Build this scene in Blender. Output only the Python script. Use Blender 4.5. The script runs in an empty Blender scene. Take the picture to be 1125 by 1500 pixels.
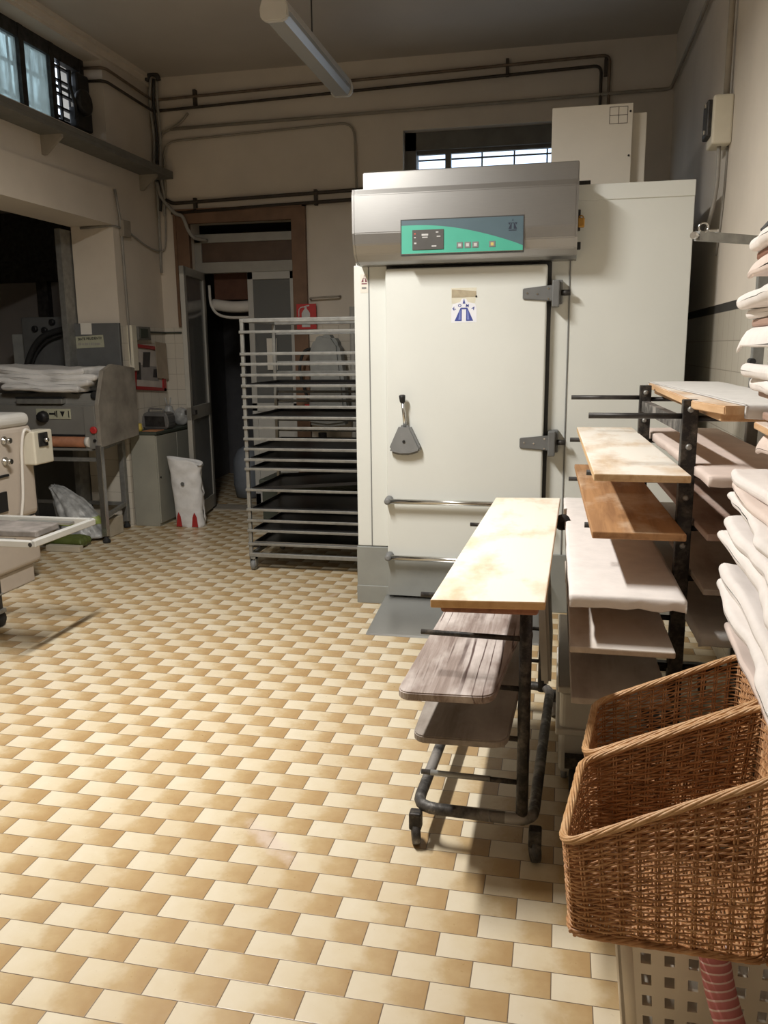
import bpy, bmesh, math, random
from mathutils import Vector, Matrix
import numpy as np
random.seed(7)
SC = bpy.context.scene
COL = SC.collection
PI = math.pi

# ------------------------------------------------------------------ camera
F, YAW, PITCH, ROLL, CH = 1209.266, 0.2119095, 0.1960227, -0.0104962, 1.5761
_w = np.array([-math.sin(YAW)*math.cos(PITCH), math.cos(YAW)*math.cos(PITCH), -math.sin(PITCH)])
_r0 = np.array([math.cos(YAW), math.sin(YAW), 0.0]); _u0 = np.cross(_r0, _w)
_r = _r0*math.cos(ROLL)+_u0*math.sin(ROLL); _u = np.cross(_r, _w)
cam_d = bpy.data.cameras.new('camera'); cam = bpy.data.objects.new('camera', cam_d); COL.objects.link(cam)
cam_d.sensor_fit = 'VERTICAL'; cam_d.sensor_height = 36.0; cam_d.lens = F/1500*36.0
cam_d.clip_start = 0.05; cam_d.clip_end = 200
m = Matrix(((_r[0], _u[0], -_w[0], 0), (_r[1], _u[1], -_w[1], 0), (_r[2], _u[2], -_w[2], CH), (0, 0, 0, 1)))
cam.matrix_world = m
SC.camera = cam

def on(x, y, X=None, Y=None, Z=None):
    """the point of a real plane (X=, Y= or Z=) measured off the photograph"""
    d = (x-562.5)/F*_r-(y-750)/F*_u+_w
    i, v = (0, X) if X is not None else ((1, Y) if Y is not None else (2, Z))
    o = np.array([0, 0, CH]); p = o+d*(v-o[i])/d[i]
    return Vector((float(p[0]), float(p[1]), float(p[2])))

# ------------------------------------------------------------------ materials
class NT:
    def __init__(s, name):
        s.m = bpy.data.materials.new(name); s.m.use_nodes = True
        s.t = s.m.node_tree; s.n = s.t.nodes; s.l = s.t.links
        s.b = s.n['Principled BSDF']
    def new(s, t, **k):
        n = s.n.new(t)
        for a, v in k.items(): setattr(n, a, v)
        return n
    def put(s, sock, v):
        if hasattr(v, 'is_linked') or isinstance(v, bpy.types.NodeSocket): s.l.new(v, sock)
        else: sock.default_value = v
    def math(s, op, a, b=0.0, c=0.0):
        n = s.new('ShaderNodeMath', operation=op)
        for i, v in enumerate((a, b, c)): s.put(n.inputs[i], v)
        return n.outputs[0]
    def coord(s, kind='Object', scale=(1, 1, 1), rot=(0, 0, 0)):
        c = s.new('ShaderNodeTexCoord'); mp = s.new('ShaderNodeMapping')
        s.l.new(c.outputs[kind], mp.inputs[0]); mp.inputs['Scale'].default_value = scale; mp.inputs['Rotation'].default_value = rot
        return mp.outputs[0]
    def noise(s, v, scale=5, detail=4, rough=.55, dist=0):
        n = s.new('ShaderNodeTexNoise'); s.l.new(v, n.inputs['Vector'])
        n.inputs['Scale'].default_value = scale; n.inputs['Detail'].default_value = detail
        n.inputs['Roughness'].default_value = rough; n.inputs['Distortion'].default_value = dist
        return n.outputs[0]
    def ramp(s, f, stops):
        n = s.new('ShaderNodeValToRGB'); s.put(n.inputs[0], f)
        e = n.color_ramp.elements
        while len(e) < len(stops): e.new(.5)
        for i, (p, c) in enumerate(stops):
            e[i].position = p; e[i].color = (c[0], c[1], c[2], 1) if not isinstance(c, float) else (c, c, c, 1)
        return n.outputs[0]
    def mix(s, f, a, b, mode='MIX'):
        n = s.new('ShaderNodeMix', data_type='RGBA', blend_type=mode)
        s.put(n.inputs[0], f)
        for k, v in ((6, a), (7, b)):
            s.put(n.inputs[k], v if not isinstance(v, tuple) else (v[0], v[1], v[2], 1))
        return n.outputs[2]
    def base(s, c, rough=.6, metal=0.0, spec=None):
        s.put(s.b.inputs['Base Color'], c if not isinstance(c, tuple) else (c[0], c[1], c[2], 1))
        s.put(s.b.inputs['Roughness'], rough); s.put(s.b.inputs['Metallic'], metal)
        if spec is not None: s.b.inputs['Specular IOR Level'].default_value = spec
        return s
    def bump(s, h, strength=.3, dist=.01):
        n = s.new('ShaderNodeBump'); n.inputs['Strength'].default_value = strength; n.inputs['Distance'].default_value = dist
        s.put(n.inputs['Height'], h); s.l.new(n.outputs[0], s.b.inputs['Normal'])

M = {}
def simple(name, c, rough=.6, metal=0.0, var=.12, scale=9, spec=None, bump=0):
    t = NT(name); v = t.coord(); n = t.noise(v, scale, 5)
    d = tuple(x*(1-var) for x in c); l = tuple(min(1, x*(1+var*.6)) for x in c)
    t.base(t.ramp(n, [(.3, d), (.7, l)]), rough, metal, spec)
    if bump: t.bump(t.noise(v, scale*4, 4), bump, .004)
    M[name] = t.m
    return t.m

simple('plaster', (.68, .61, .52), .85, var=.14, scale=2.2, bump=.15)
simple('plaster_pale', (.60, .52, .42), .85, var=.08, scale=2.2, bump=.12)
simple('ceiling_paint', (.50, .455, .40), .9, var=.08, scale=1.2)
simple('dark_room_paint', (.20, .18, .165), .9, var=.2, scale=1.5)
simple('cooler_paint', (.715, .735, .70), .38, var=.025, scale=3)
simple('cooler_band', (.30, .315, .305), .45, .3, var=.1, scale=6)
simple('gasket', (.05, .05, .05), .7)
simple('black', (.012, .012, .013), .5)
simple('black_rubber', (.02, .02, .02), .75)
simple('soft_grey', (.20, .205, .205), .6)
simple('hinge_grey', (.17, .175, .175), .45, .2)
simple('chrome', (.62, .62, .60), .22, 1.0, var=.05)
simple('galvanised', (.30, .30, .285), .5, .6, var=.22, scale=18)
simple('dark_steel', (.055, .052, .05), .5, .6, var=.5, scale=22)
simple('pipe_dark', (.06, .047, .038), .55, .3, var=.3, scale=12)
simple('pipe_tan', (.17, .125, .09), .5, .3, var=.3, scale=12)
simple('conduit_grey', (.31, .275, .225), .7, var=.15)
simple('cable_grey', (.30, .285, .26), .65, var=.15)
simple('cable_dark', (.035, .033, .032), .6)
simple('shelf_grey', (.15, .145, .13), .7, var=.15)
simple('brown_wood', (.17, .095, .055), .6, var=.25, scale=6)
simple('dark_curtain', (.11, .05, .032), .9, var=.2)
simple('brown_pane', (.10, .062, .042), .5, var=.2)
simple('alu_frame', (.34, .33, .30), .5, .25, var=.08)
simple('white_frame', (.44, .435, .41), .55, var=.06)
simple('cream_machine', (.50, .435, .37), .42, var=.05)
simple('cream_box', (.64, .60, .49), .5, var=.06)
simple('white_plastic', (.70, .67, .62), .45, var=.05)
simple('cabinet_green', (.34, .335, .285), .5, .1, var=.1, scale=4)
simple('stainless_dark', (.30, .295, .275), .42, .4, var=.18, scale=3)
simple('side_steel', (.40, .365, .315), .38, .35, var=.35, scale=5)
simple('hood_grey', (.145, .15, .15), .5, .2, var=.12)
simple('brown_belt', (.36, .15, .075), .7, var=.3, scale=14)
simple('red', (.50, .03, .03), .5)
simple('red_frame', (.36, .025, .025), .45)
simple('white_paper', (.72, .69, .62), .85, var=.05)
simple('brown_paper', (.40, .33, .25), .9)
simple('sticker_white', (.78, .80, .86), .6, var=.02)
simple('logo_blue', (.05, .075, .32), .5, var=.1)
simple('logo_blue_light', (.20, .25, .58), .5, var=.1)
simple('logo_dark', (.018, .026, .05), .5)
simple('logo_maroon', (.20, .06, .08), .6)
simple('tape_tan', (.42, .36, .25), .7, var=.2, scale=30)
simple('tape_pale', (.68, .655, .54), .7, var=.08, scale=20)
simple('teal', (.075, .42, .305), .4, var=.06)
simple('slate', (.085, .135, .165), .4, var=.06)
simple('display', (.085, .082, .078), .35)
simple('print_light', (.55, .55, .55), .6)
simple('print_red', (.55, .12, .08), .6)
simple('print_yellow', (.60, .48, .15), .6)
simple('brass', (.50, .27, .06), .4, .7)
simple('cable_black', (.015, .015, .015), .6)
simple('sign_cream', (.42, .42, .31), .7, var=.12, scale=20)
simple('cloth_white', (.80, .755, .725), .95, var=.07, scale=14, bump=.25)
simple('cloth_cool', (.72, .705, .685), .95, var=.07, scale=14, bump=.25)
simple('cloth_pinkish', (.72, .61, .55), .95, var=.09, scale=9, bump=.25)
simple('bag_white', (.74, .735, .73), .6, var=.12, scale=12, bump=.3)
simple('bag_clear', (.42, .425, .42), .35, var=.5, scale=14, bump=.5)
simple('bag_green', (.33, .40, .10), .4)
simple('bag_olive', (.10, .125, .03), .5)
simple('cardboard', (.46, .41, .32), .9)
simple('silver', (.28, .28, .28), .3, .6, var=.2)
simple('yellow', (.62, .47, .08), .5)
simple('orange_cloth', (.50, .22, .10), .9)
simple('sack_blue', (.18, .20, .23), .7)
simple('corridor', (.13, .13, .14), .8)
simple('tray_black', (.018, .018, .02), .38, .4, var=.3, scale=10)
simple('tray_grey', (.24, .24, .24), .35, .8, var=.2)
simple('shroud_grey', (.30, .31, .30), .6, var=.15)
simple('conduit_white', (.50, .49, .45), .6)
simple('lamp_white', (.62, .605, .57), .5, var=.06)
simple('bin_plastic', (.56, .54, .49), .45, var=.08)
simple('crate_white', (.73, .665, .56), .5, var=.05)
simple('board_grey', (.20, .18, .165), .7, var=.4, scale=12)
simple('dark_green', (.05, .06, .045), .6)
simple('photo_dark', (.06, .055, .055), .6)
simple('photo_mid', (.30, .28, .27), .6)
simple('photo_pale', (.55, .50, .45), .6)
simple('box_panel', (.70, .655, .57), .6, var=.05, scale=3)
simple('pencil', (.12, .10, .085), .8)
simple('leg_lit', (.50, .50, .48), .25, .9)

def stainless(name, c, rough, stretch):
    t = NT(name); v = t.coord(scale=stretch)
    n = t.noise(v, 30, 3)
    n2 = t.noise(t.coord(), 2.5, 3)
    t.base(t.ramp(t.math('MULTIPLY_ADD', n, .4, t.math('MULTIPLY', n2, .6)), [(.3, tuple(x*.86 for x in c)), (.7, c)]), rough, .9)
    t.b.inputs['Roughness'].default_value = rough
    M[name] = t.m
stainless('brushed_steel', (.33, .325, .315), .38, (.6, 8, 30))
stainless('ramp_steel', (.52, .52, .515), .32, (.6, 20, 20))

def wood(name, light, dark, flour, flour_amt=.5, grain=1.0, rough=.75):
    t = NT(name)
    v = t.coord(scale=(26*grain, 1.6, 26))
    n = t.noise(v, 1.0, 6, .6, .6)
    c = t.ramp(n, [(.32, dark), (.62, light)])
    f = t.noise(t.coord(scale=(3, 1.6, 3)), 1.7, 5, .6)
    ge = t.new('ShaderNodeNewGeometry'); sx = t.new('ShaderNodeSeparateXYZ'); t.l.new(ge.outputs['True Normal'], sx.inputs[0])
    up = t.math('GREATER_THAN', sx.outputs[2], .6)
    c = t.mix(t.math('MULTIPLY', up, t.ramp(f, [(.62-flour_amt*.5, 0.0), (.78-flour_amt*.35, 1.0)])), c, flour)
    t.base(c, rough); t.bump(n, .25, .004)
    M[name] = t.m
wood('wood_floured', (.62, .43, .24), (.45, .27, .12), (.86, .81, .73), .70)
wood('wood_bench', (.66, .42, .20), (.54, .31, .13), (.88, .82, .71), .80)
wood('wood_tan', (.44, .235, .10), (.26, .125, .05), (.62, .47, .33), .28)
wood('wood_red', (.30, .135, .08), (.17, .075, .045), (.46, .33, .27), .2)
wood('wood_edge_light', (.66, .44, .25), (.50, .29, .14), (.82, .76, .69), .66)
wood('wood_pink', (.42, .29, .23), (.32, .20, .15), (.56, .45, .40), .45)
wood('wood_grey_shaded', (.30, .26, .225), (.20, .165, .14), (.40, .36, .32), .4)  # pale board wood, darkened: the shadow over it is put into the colour
wood('wood_pale', (.60, .52, .44), (.48, .40, .33), (.76, .71, .66), .75)
wood('wood_grey_pale', (.52, .46, .40), (.40, .33, .28), (.64, .585, .53), .5)

def weathered():
    t = NT('wood_weathered')
    n = t.noise(t.coord(scale=(60, 2.4, 30)), 1.0, 8, .6, .5)
    w = t.new('ShaderNodeTexWave', wave_type='RINGS', rings_direction='Y')
    mp = t.coord(scale=(1, .05, 1)); t.l.new(mp, w.inputs['Vector']); w.inputs['Scale'].default_value = 11
    w.inputs['Distortion'].default_value = 5; w.inputs['Detail'].default_value = 4; w.inputs['Detail Scale'].default_value = 1.6
    c = t.ramp(n, [(.25, (.15, .10, .085)), (.5, (.31, .25, .22)), (.75, (.46, .395, .365))])
    crack = t.math('MULTIPLY', t.ramp(w.outputs[1], [(.0, 1.0), (.10, .0)]), t.ramp(t.noise(t.coord(scale=(4, 1.5, 4)), 1.5, 3), [(.45, 0.0), (.6, 1.0)]))
    crack = t.math('MAXIMUM', crack, t.ramp(n, [(.24, 1.0), (.31, 0.0)]))
    f = t.noise(t.coord(scale=(5, 2, 3)), 1.6, 4)
    c = t.mix(t.ramp(f, [(.44, 0.0), (.66, .85)]), c, (.66, .60, .565))
    c = t.mix(crack, c, (.075, .04, .033))
    t.base(c, .85); t.bump(t.math('SUBTRACT', n, crack), .4, .005); M['wood_weathered'] = t.m
weathered()

def worn_metal():
    t = NT('worn_paint')
    n = t.noise(t.coord(), 26, 6, .7)
    f = t.noise(t.coord(), 7, 4)
    c = t.ramp(n, [(.36, (.03, .028, .027)), (.55, (.09, .085, .08)), (.72, (.30, .285, .27))])
    c = t.mix(t.ramp(f, [(.48, 0.0), (.62, .8)]), c, (.36, .34, .32))
    t.base(c, .55, .35); M['worn_paint'] = t.m
    t = NT('worn_dark')
    n = t.noise(t.coord(), 30, 6, .7)
    t.base(t.ramp(n, [(.45, (.022, .02, .019)), (.66, (.10, .085, .07)), (.8, (.30, .27, .24))]), .55, .35); M['worn_dark'] = t.m
worn_metal()

def floor_mat():
    t = NT('floor_tiles')
    c = t.new('ShaderNodeTexCoord'); s = t.new('ShaderNodeSeparateXYZ'); t.l.new(c.outputs['Object'], s.inputs[0])
    dy = .0923514
    v = t.math('DIVIDE', t.math('SUBTRACT', s.outputs[1], .507984), dy)
    row = t.math('FLOOR', v); fv = t.math('FRACT', v)
    u = t.math('ADD', t.math('DIVIDE', t.math('SUBTRACT', s.outputs[0], -.181286), .2), t.math('FRACT', t.math('MULTIPLY', row, .5)))
    colm = t.math('FLOOR', u); fu = t.math('FRACT', u)
    wn = t.new('ShaderNodeTexWhiteNoise', noise_dimensions='2D'); cb = t.new('ShaderNodeCombineXYZ')
    t.l.new(colm, cb.inputs[0]); t.l.new(row, cb.inputs[1]); t.l.new(cb.outputs[0], wn.inputs['Vector'])
    blot = t.noise(c.outputs['Object'], 14, 4); fine = t.noise(c.outputs['Object'], 70, 3)
    g = t.math('ADD', fu, t.math('MULTIPLY', t.math('SUBTRACT', blot, .5), .55))
    g = t.math('ADD', g, t.math('MULTIPLY', t.math('SUBTRACT', fine, .5), .12))
    g = t.math('ADD', g, t.math('MULTIPLY', t.math('SUBTRACT', wn.outputs[0], .5), .16))
    tile = t.ramp(g, [(.05, (.70, .63, .49)), (.42, (.65, .56, .395)), (.66, (.49, .36, .195)), (.95, (.40, .265, .125))])
    tile = t.mix(t.math('MULTIPLY', wn.outputs[0], .16), tile, (.50, .34, .17))
    eu = t.math('MULTIPLY', t.math('MINIMUM', fu, t.math('SUBTRACT', 1, fu)), .2)
    ev = t.math('MULTIPLY', t.math('MINIMUM', fv, t.math('SUBTRACT', 1, fv)), dy)
    e = t.math('MINIMUM', eu, ev)
    grout = t.math('LESS_THAN', e, .00135)
    smudge = t.noise(t.coord(scale=(1.2, .7, 1)), 1.3, 4)
    tile = t.mix(t.ramp(smudge, [(.6, 0.0), (.85, .25)]), tile, (.42, .34, .24))
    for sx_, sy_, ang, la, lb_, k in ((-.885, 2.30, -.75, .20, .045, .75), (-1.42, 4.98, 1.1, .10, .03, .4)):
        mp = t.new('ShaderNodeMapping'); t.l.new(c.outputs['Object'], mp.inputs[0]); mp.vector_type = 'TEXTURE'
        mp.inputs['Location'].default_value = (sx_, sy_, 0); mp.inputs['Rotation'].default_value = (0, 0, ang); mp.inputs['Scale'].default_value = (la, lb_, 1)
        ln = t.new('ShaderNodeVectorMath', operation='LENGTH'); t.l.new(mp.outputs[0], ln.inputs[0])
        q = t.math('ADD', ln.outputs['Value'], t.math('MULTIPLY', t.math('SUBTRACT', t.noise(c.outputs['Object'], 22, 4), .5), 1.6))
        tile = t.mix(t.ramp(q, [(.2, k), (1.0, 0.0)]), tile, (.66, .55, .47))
    t.base(t.mix(grout, tile, (.17, .125, .085)), t.ramp(fine, [(.3, .27), (.7, .42)]))
    t.b.inputs['Specular IOR Level'].default_value = .4
    t.bump(t.math('MINIMUM', t.math('MULTIPLY', e, 400), 1.0), .25, .002)
    M['floor_tiles'] = t.m
floor_mat()

def wall_tiles(name, plaster, tile, joint, ztop, sw, sh, stripe=None):
    """painted plaster above ztop, glazed tiles below, with an optional dark border strip"""
    t = NT(name)
    c = t.new('ShaderNodeNewGeometry'); s = t.new('ShaderNodeSeparateXYZ'); t.l.new(c.outputs['Position'], s.inputs[0])
    h = t.math('ADD', s.outputs[0], s.outputs[1])
    fu = t.math('FRACT', t.math('DIVIDE', h, sw)); fv = t.math('FRACT', t.math('DIVIDE', t.math('SUBTRACT', ztop, s.outputs[2]), sh))
    eu = t.math('MULTIPLY', t.math('MINIMUM', fu, t.math('SUBTRACT', 1, fu)), sw)
    ev = t.math('MULTIPLY', t.math('MINIMUM', fv, t.math('SUBTRACT', 1, fv)), sh)
    e = t.math('MINIMUM', eu, ev)
    n = t.noise(c.outputs['Position'], 2.0, 5)
    n2 = t.noise(c.outputs['Position'], 1.1, 3)
    til = t.mix(t.math('LESS_THAN', e, .002), t.ramp(n, [(.3, tuple(x*.94 for x in tile)), (.7, tile)]), joint)
    pl = t.ramp(n, [(.3, tuple(x*.88 for x in plaster)), (.7, plaster)])
    pl = t.mix(t.ramp(n2, [(.55, 0.0), (.8, .3)]), pl, tuple(x*.75 for x in plaster))
    low = t.math('LESS_THAN', s.outputs[2], ztop)
    col = t.mix(low, pl, til)
    if stripe:
        a = t.math('MULTIPLY', t.math('GREATER_THAN', s.outputs[2], stripe[0]), t.math('LESS_THAN', s.outputs[2], stripe[1]))
        col = t.mix(a, col, (.035, .033, .03))
    t.base(col, t.math('SUBTRACT', .85, t.math('MULTIPLY', low, .6)))
    t.bump(t.math('ADD', t.math('MULTIPLY', low, t.math('MINIMUM', t.math('MULTIPLY', e, 300), 1.0)), t.math('MULTIPLY', n, .2)), .2, .003)
    M[name] = t.m
wall_tiles('wall_side_tiled', (.68, .61, .52), (.66, .61, .52), (.40, .36, .30), 1.79, .15, .148)
wall_tiles('wall_right_tiled', (.70, .64, .56), (.56, .52, .44), (.36, .33, .28), 1.745, .15, .15, (1.745, 1.79))

def wicker(name, a, b, c):
    t = NT(name)
    n = t.noise(t.coord(), 40, 4); n2 = t.noise(t.coord(scale=(1, 1, 14)), 12, 3)
    k = t.math('MULTIPLY_ADD', n, .45, t.math('MULTIPLY', n2, .55))
    t.base(t.ramp(k, [(.3, a), (.5, b), (.72, c)]), .5); M[name] = t.m
wicker('wicker', (.21, .092, .032), (.47, .235, .10), (.72, .45, .24))
wicker('wicker_rim', (.36, .18, .07), (.58, .34, .16), (.72, .50, .29))

def hose():
    t = NT('pink_stripes')
    c = t.new('ShaderNodeUVMap'); s = t.new('ShaderNodeSeparateXYZ'); t.l.new(c.outputs[0], s.inputs[0])
    f = t.math('FRACT', t.math('ADD', t.math('MULTIPLY', s.outputs[1], 1.0), t.math('MULTIPLY', t.noise(t.coord(), 30, 2), .12)))
    t.base(t.ramp(f, [(0.0, (.78, .60, .58)), (.16, (.76, .55, .53)), (.26, (.56, .20, .20)), (.9, (.50, .165, .17))]), .85)
    M['pink_stripes'] = t.m
hose()

def glass(name, col, transp, rough=.05):
    t = NT(name); tr = t.new('ShaderNodeBsdfTransparent'); mx = t.new('ShaderNodeMixShader')
    t.base(col, rough); tr.inputs[0].default_value = (.92, .96, 1, 1)
    mx.inputs[0].default_value = 1-transp
    t.l.new(tr.outputs[0], mx.inputs[1]); t.l.new(t.b.outputs[0], mx.inputs[2])
    t.l.new(mx.outputs[0], t.n['Material Output'].inputs[0]); M[name] = t.m
glass('clear_glass', (.3, .32, .33), .9)
glass('smoky_glass', (.19, .195, .19), .25, .12)
glass('lamp_diffuser', (.52, .53, .53), .25, .2)
def frosted():
    t = NT('frosted_glass')
    tl = t.new('ShaderNodeBsdfTranslucent'); tr = t.new('ShaderNodeBsdfTransparent')
    n = t.noise(t.coord(scale=(1, 5, 1.2)), 2.6, 5, .6, .4)
    tl.inputs[0].default_value = (.62, .68, .66, 1)
    mx = t.new('ShaderNodeMixShader'); mx2 = t.new('ShaderNodeMixShader')
    t.base((.30, .33, .31), .5)
    t.l.new(t.ramp(n, [(.40, 0.02), (.66, .75)]), mx.inputs[0])
    t.l.new(tl.outputs[0], mx.inputs[1]); t.l.new(tr.outputs[0], mx.inputs[2])
    tr.inputs[0].default_value = (.75, .85, .85, 1)
    mx2.inputs[0].default_value = .25
    t.l.new(mx.outputs[0], mx2.inputs[1]); t.l.new(t.b.outputs[0], mx2.inputs[2])
    t.l.new(mx2.outputs[0], t.n['Material Output'].inputs[0]); M['frosted_glass'] = t.m
frosted()
t_ = NT('tube_on'); t_.base((.9, .9, .9), .4); t_.b.inputs['Emission Color'].default_value = (1, .95, .87, 1); t_.b.inputs['Emission Strength'].default_value = 22; M['tube_on'] = t_.m

# ------------------------------------------------------------------ mesh helpers
def V(*a): return Vector(a)
class MB:
    def __init__(s): s.bm = bmesh.new(); s.uv = None
    def _merge(s, b):
        me = bpy.data.meshes.new('tmp'); b.to_mesh(me); b.free(); s.bm.from_mesh(me); bpy.data.meshes.remove(me)
    def hexa(s, p, bev=0, seg=2):
        b = bmesh.new(); v = [b.verts.new(q) for q in p]
        for f in ((3, 2, 1, 0), (4, 5, 6, 7), (0, 1, 5, 4), (1, 2, 6, 5), (2, 3, 7, 6), (3, 0, 4, 7)): b.faces.new([v[i] for i in f])
        bmesh.ops.recalc_face_normals(b, faces=b.faces[:])
        if bev: bmesh.ops.bevel(b, geom=b.edges[:], offset=bev, segments=seg, affect='EDGES', profile=.5)
        s._merge(b); return s
    def box(s, x0, x1, y0, y1, z0, z1, bev=0, seg=2):
        return s.hexa([(x0, y0, z0), (x1, y0, z0), (x1, y1, z0), (x0, y1, z0), (x0, y0, z1), (x1, y0, z1), (x1, y1, z1), (x0, y1, z1)], bev, seg)
    def quad(s, c, z0, z1, bev=0, seg=2):
        return s.hexa([(q[0], q[1], z0) for q in c]+[(q[0], q[1], z1) for q in c], bev, seg)
    def poly(s, pts, ext, bev=0):
        """closed outline (3-D points) pushed along the vector ext"""
        b = bmesh.new(); e = Vector(ext); a = [b.verts.new(q) for q in pts]; c = [b.verts.new(Vector(q)+e) for q in pts]
        b.faces.new(a); b.faces.new(c[::-1]); n = len(pts)
        for i in range(n): b.faces.new([a[i], c[i], c[(i+1) % n], a[(i+1) % n]])
        bmesh.ops.recalc_face_normals(b, faces=b.faces[:])
        if bev: bmesh.ops.bevel(b, geom=b.edges[:], offset=bev, segments=2, affect='EDGES')
        s._merge(b); return s
    def tube(s, pts, r, n=8, closed=False, caps=True, uv=None):
        pts = [Vector(p) for p in pts]; k = len(pts); rings = []
        rr = r if isinstance(r, (list, tuple)) else [r]*k
        prev = None
        for i, p in enumerate(pts):
            if closed: d = pts[(i+1) % k]-pts[i-1]
            else: d = pts[min(i+1, k-1)]-pts[max(i-1, 0)]
            if d.length < 1e-9: d = Vector((0, 0, 1))
            d.normalize()
            if prev is None:
                a = Vector((0, 0, 1)) if abs(d.z) < .9 else Vector((1, 0, 0))
                x = a.cross(d).normalized()
            else:
                x = prev-d*prev.dot(d)
                x = x.normalized() if x.length > 1e-6 else Vector((1, 0, 0)).cross(d).normalized()
            prev = x; y = d.cross(x)
            rings.append([s.bm.verts.new(p+(x*math.cos(2*PI*j/n)+y*math.sin(2*PI*j/n))*rr[i]) for j in range(n)])
        L = 0
        if uv:
            lay = s.bm.loops.layers.uv.verify()
        for i in range(k if closed else k-1):
            A, B = rings[i], rings[(i+1) % k]; L2 = L+(pts[(i+1) % k]-pts[i]).length
            for j in range(n):
                f = s.bm.faces.new([A[j], A[(j+1) % n], B[(j+1) % n], B[j]]); f.smooth = True
                if uv:
                    for lp, q in zip(f.loops, (L, L, L2, L2)): lp[lay].uv = (j/n, q/uv)
            L = L2
        if caps and not closed:
            s.bm.faces.new(rings[0][::-1]); s.bm.faces.new(rings[-1])
        return s
    def cyl(s, p, q, r, n=14, r2=None): return s.tube([p, q], [r, r if r2 is None else r2], n)
    def bar(s, p, q, w, h, bev=0):
        """rectangular bar from p to q (w sideways, h up)"""
        p, q = Vector(p), Vector(q); d = (q-p).normalized()
        a = Vector((0, 0, 1)) if abs(d.z) < .9 else Vector((0, 1, 0))
        x = d.cross(a).normalized(); y = x.cross(d)
        P = lambda o, i, j: o+x*(w/2*i)+y*(h/2*j)
        return s.hexa([P(p, -1, -1), P(p, 1, -1), P(q, 1, -1), P(q, -1, -1), P(p, -1, 1), P(p, 1, 1), P(q, 1, 1), P(q, -1, 1)], bev)
    def lathe(s, prof, c, n=20, axis=(0, 0, 1)):
        z = Vector(axis).normalized(); a = Vector((1, 0, 0)) if abs(z.x) < .9 else Vector((0, 1, 0))
        x = a.cross(z).normalized(); y = z.cross(x); c = Vector(c); R = []
        for r, h in prof: R.append([s.bm.verts.new(c+z*h+(x*math.cos(2*PI*j/n)+y*math.sin(2*PI*j/n))*max(r, 1e-4)) for j in range(n)])
        for A, B in zip(R, R[1:]):
            for j in range(n): s.bm.faces.new([A[j], A[(j+1) % n], B[(j+1) % n], B[j]]).smooth = True
        s.bm.faces.new(R[0][::-1]); s.bm.faces.new(R[-1]); return s
    def grid(s, fn, nu, nv, smooth=True, flip=False):
        G = [[s.bm.verts.new(fn(i/nu, j/nv)) for j in range(nv+1)] for i in range(nu+1)]
        for i in range(nu):
            for j in range(nv):
                q = [G[i][j], G[i+1][j], G[i+1][j+1], G[i][j+1]]
                s.bm.faces.new(q[::-1] if flip else q).smooth = smooth
        return s
    def build(s, name, mat, parent=None, loc=None):
        bmesh.ops.remove_doubles(s.bm, verts=s.bm.verts[:], dist=1e-6)
        me = bpy.data.meshes.new(name); s.bm.to_mesh(me); s.bm.free()
        o = bpy.data.objects.new(name, me); COL.objects.link(o)
        me.materials.append(M[mat] if isinstance(mat, str) else mat)
        off = Vector((0, 0, 0))
        if parent is not None:
            o.parent = parent; q = parent
            while q is not None: off += q.location; q = q.parent
        if loc is not None:
            o.location = Vector(loc)-off; off = Vector(loc)
        if off.length: me.transform(Matrix.Translation(-off))
        return o

def tag(o, label, cat, group=None, kind=None):
    o['label'] = label; o['category'] = cat
    if group: o['group'] = group
    if kind: o['kind'] = kind
    return o
def thing(name, label, cat, loc, group=None):
    o = bpy.data.objects.new(name, None); COL.objects.link(o); o.location = Vector(loc); o.empty_display_size = .1
    return tag(o, label, cat, group)
def structure(mb, name, mat, label=None, cat=None):
    o = mb.build(name, mat); o['kind'] = 'structure'
    if label: o['label'] = label
    if cat: o['category'] = cat
    return o
def solo(mb, name, mat, label, cat, loc=None, group=None):
    return tag(mb.build(name, mat, None, loc), label, cat, group)
def text(name, body, size, pos, mat, parent, xdir=(1, 0, 0), zdir=(0, 0, 1), ext=.0006, bold=0.0):
    cu = bpy.data.curves.new(name, 'FONT'); cu.body = body; cu.size = size; cu.extrude = ext; cu.align_x = 'CENTER'; cu.align_y = 'CENTER'; cu.offset = bold
    ob = bpy.data.objects.new('tmp', cu); COL.objects.link(ob)
    dg = bpy.context.evaluated_depsgraph_get(); me = bpy.data.meshes.new_from_object(ob.evaluated_get(dg))
    bpy.data.objects.remove(ob); bpy.data.curves.remove(cu)
    x = Vector(xdir).normalized(); y = Vector(zdir).normalized(); z = x.cross(y)
    R = Matrix((x, y, z)).transposed().to_4x4(); R.translation = Vector(pos)
    me.transform(R); b = MB(); b.bm.from_mesh(me); bpy.data.meshes.remove(me)
    return b.build(name, mat, parent)
def arc(c, r, a0, a1, n, ax=0, ay=2):
    out = []
    for i in range(n+1):
        a = a0+(a1-a0)*i/n; p = [c[0], c[1], c[2]]; p[ax] += r*math.cos(a); p[ay] += r*math.sin(a); out.append(tuple(p))
    return out
def fillet(pts, r, n=5):
    """polyline with its inner corners rounded"""
    pts = [Vector(p) for p in pts]; out = [pts[0]]
    for a, b, c in zip(pts, pts[1:], pts[2:]):
        u, w = (a-b), (c-b); rr = min(r, u.length*.45, w.length*.45); p, q = b+u.normalized()*rr, b+w.normalized()*rr
        for i in range(n+1):
            t = i/n; out.append(p*(1-t)**2+b*2*t*(1-t)+q*t*t)
    return out+[pts[-1]]
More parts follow.
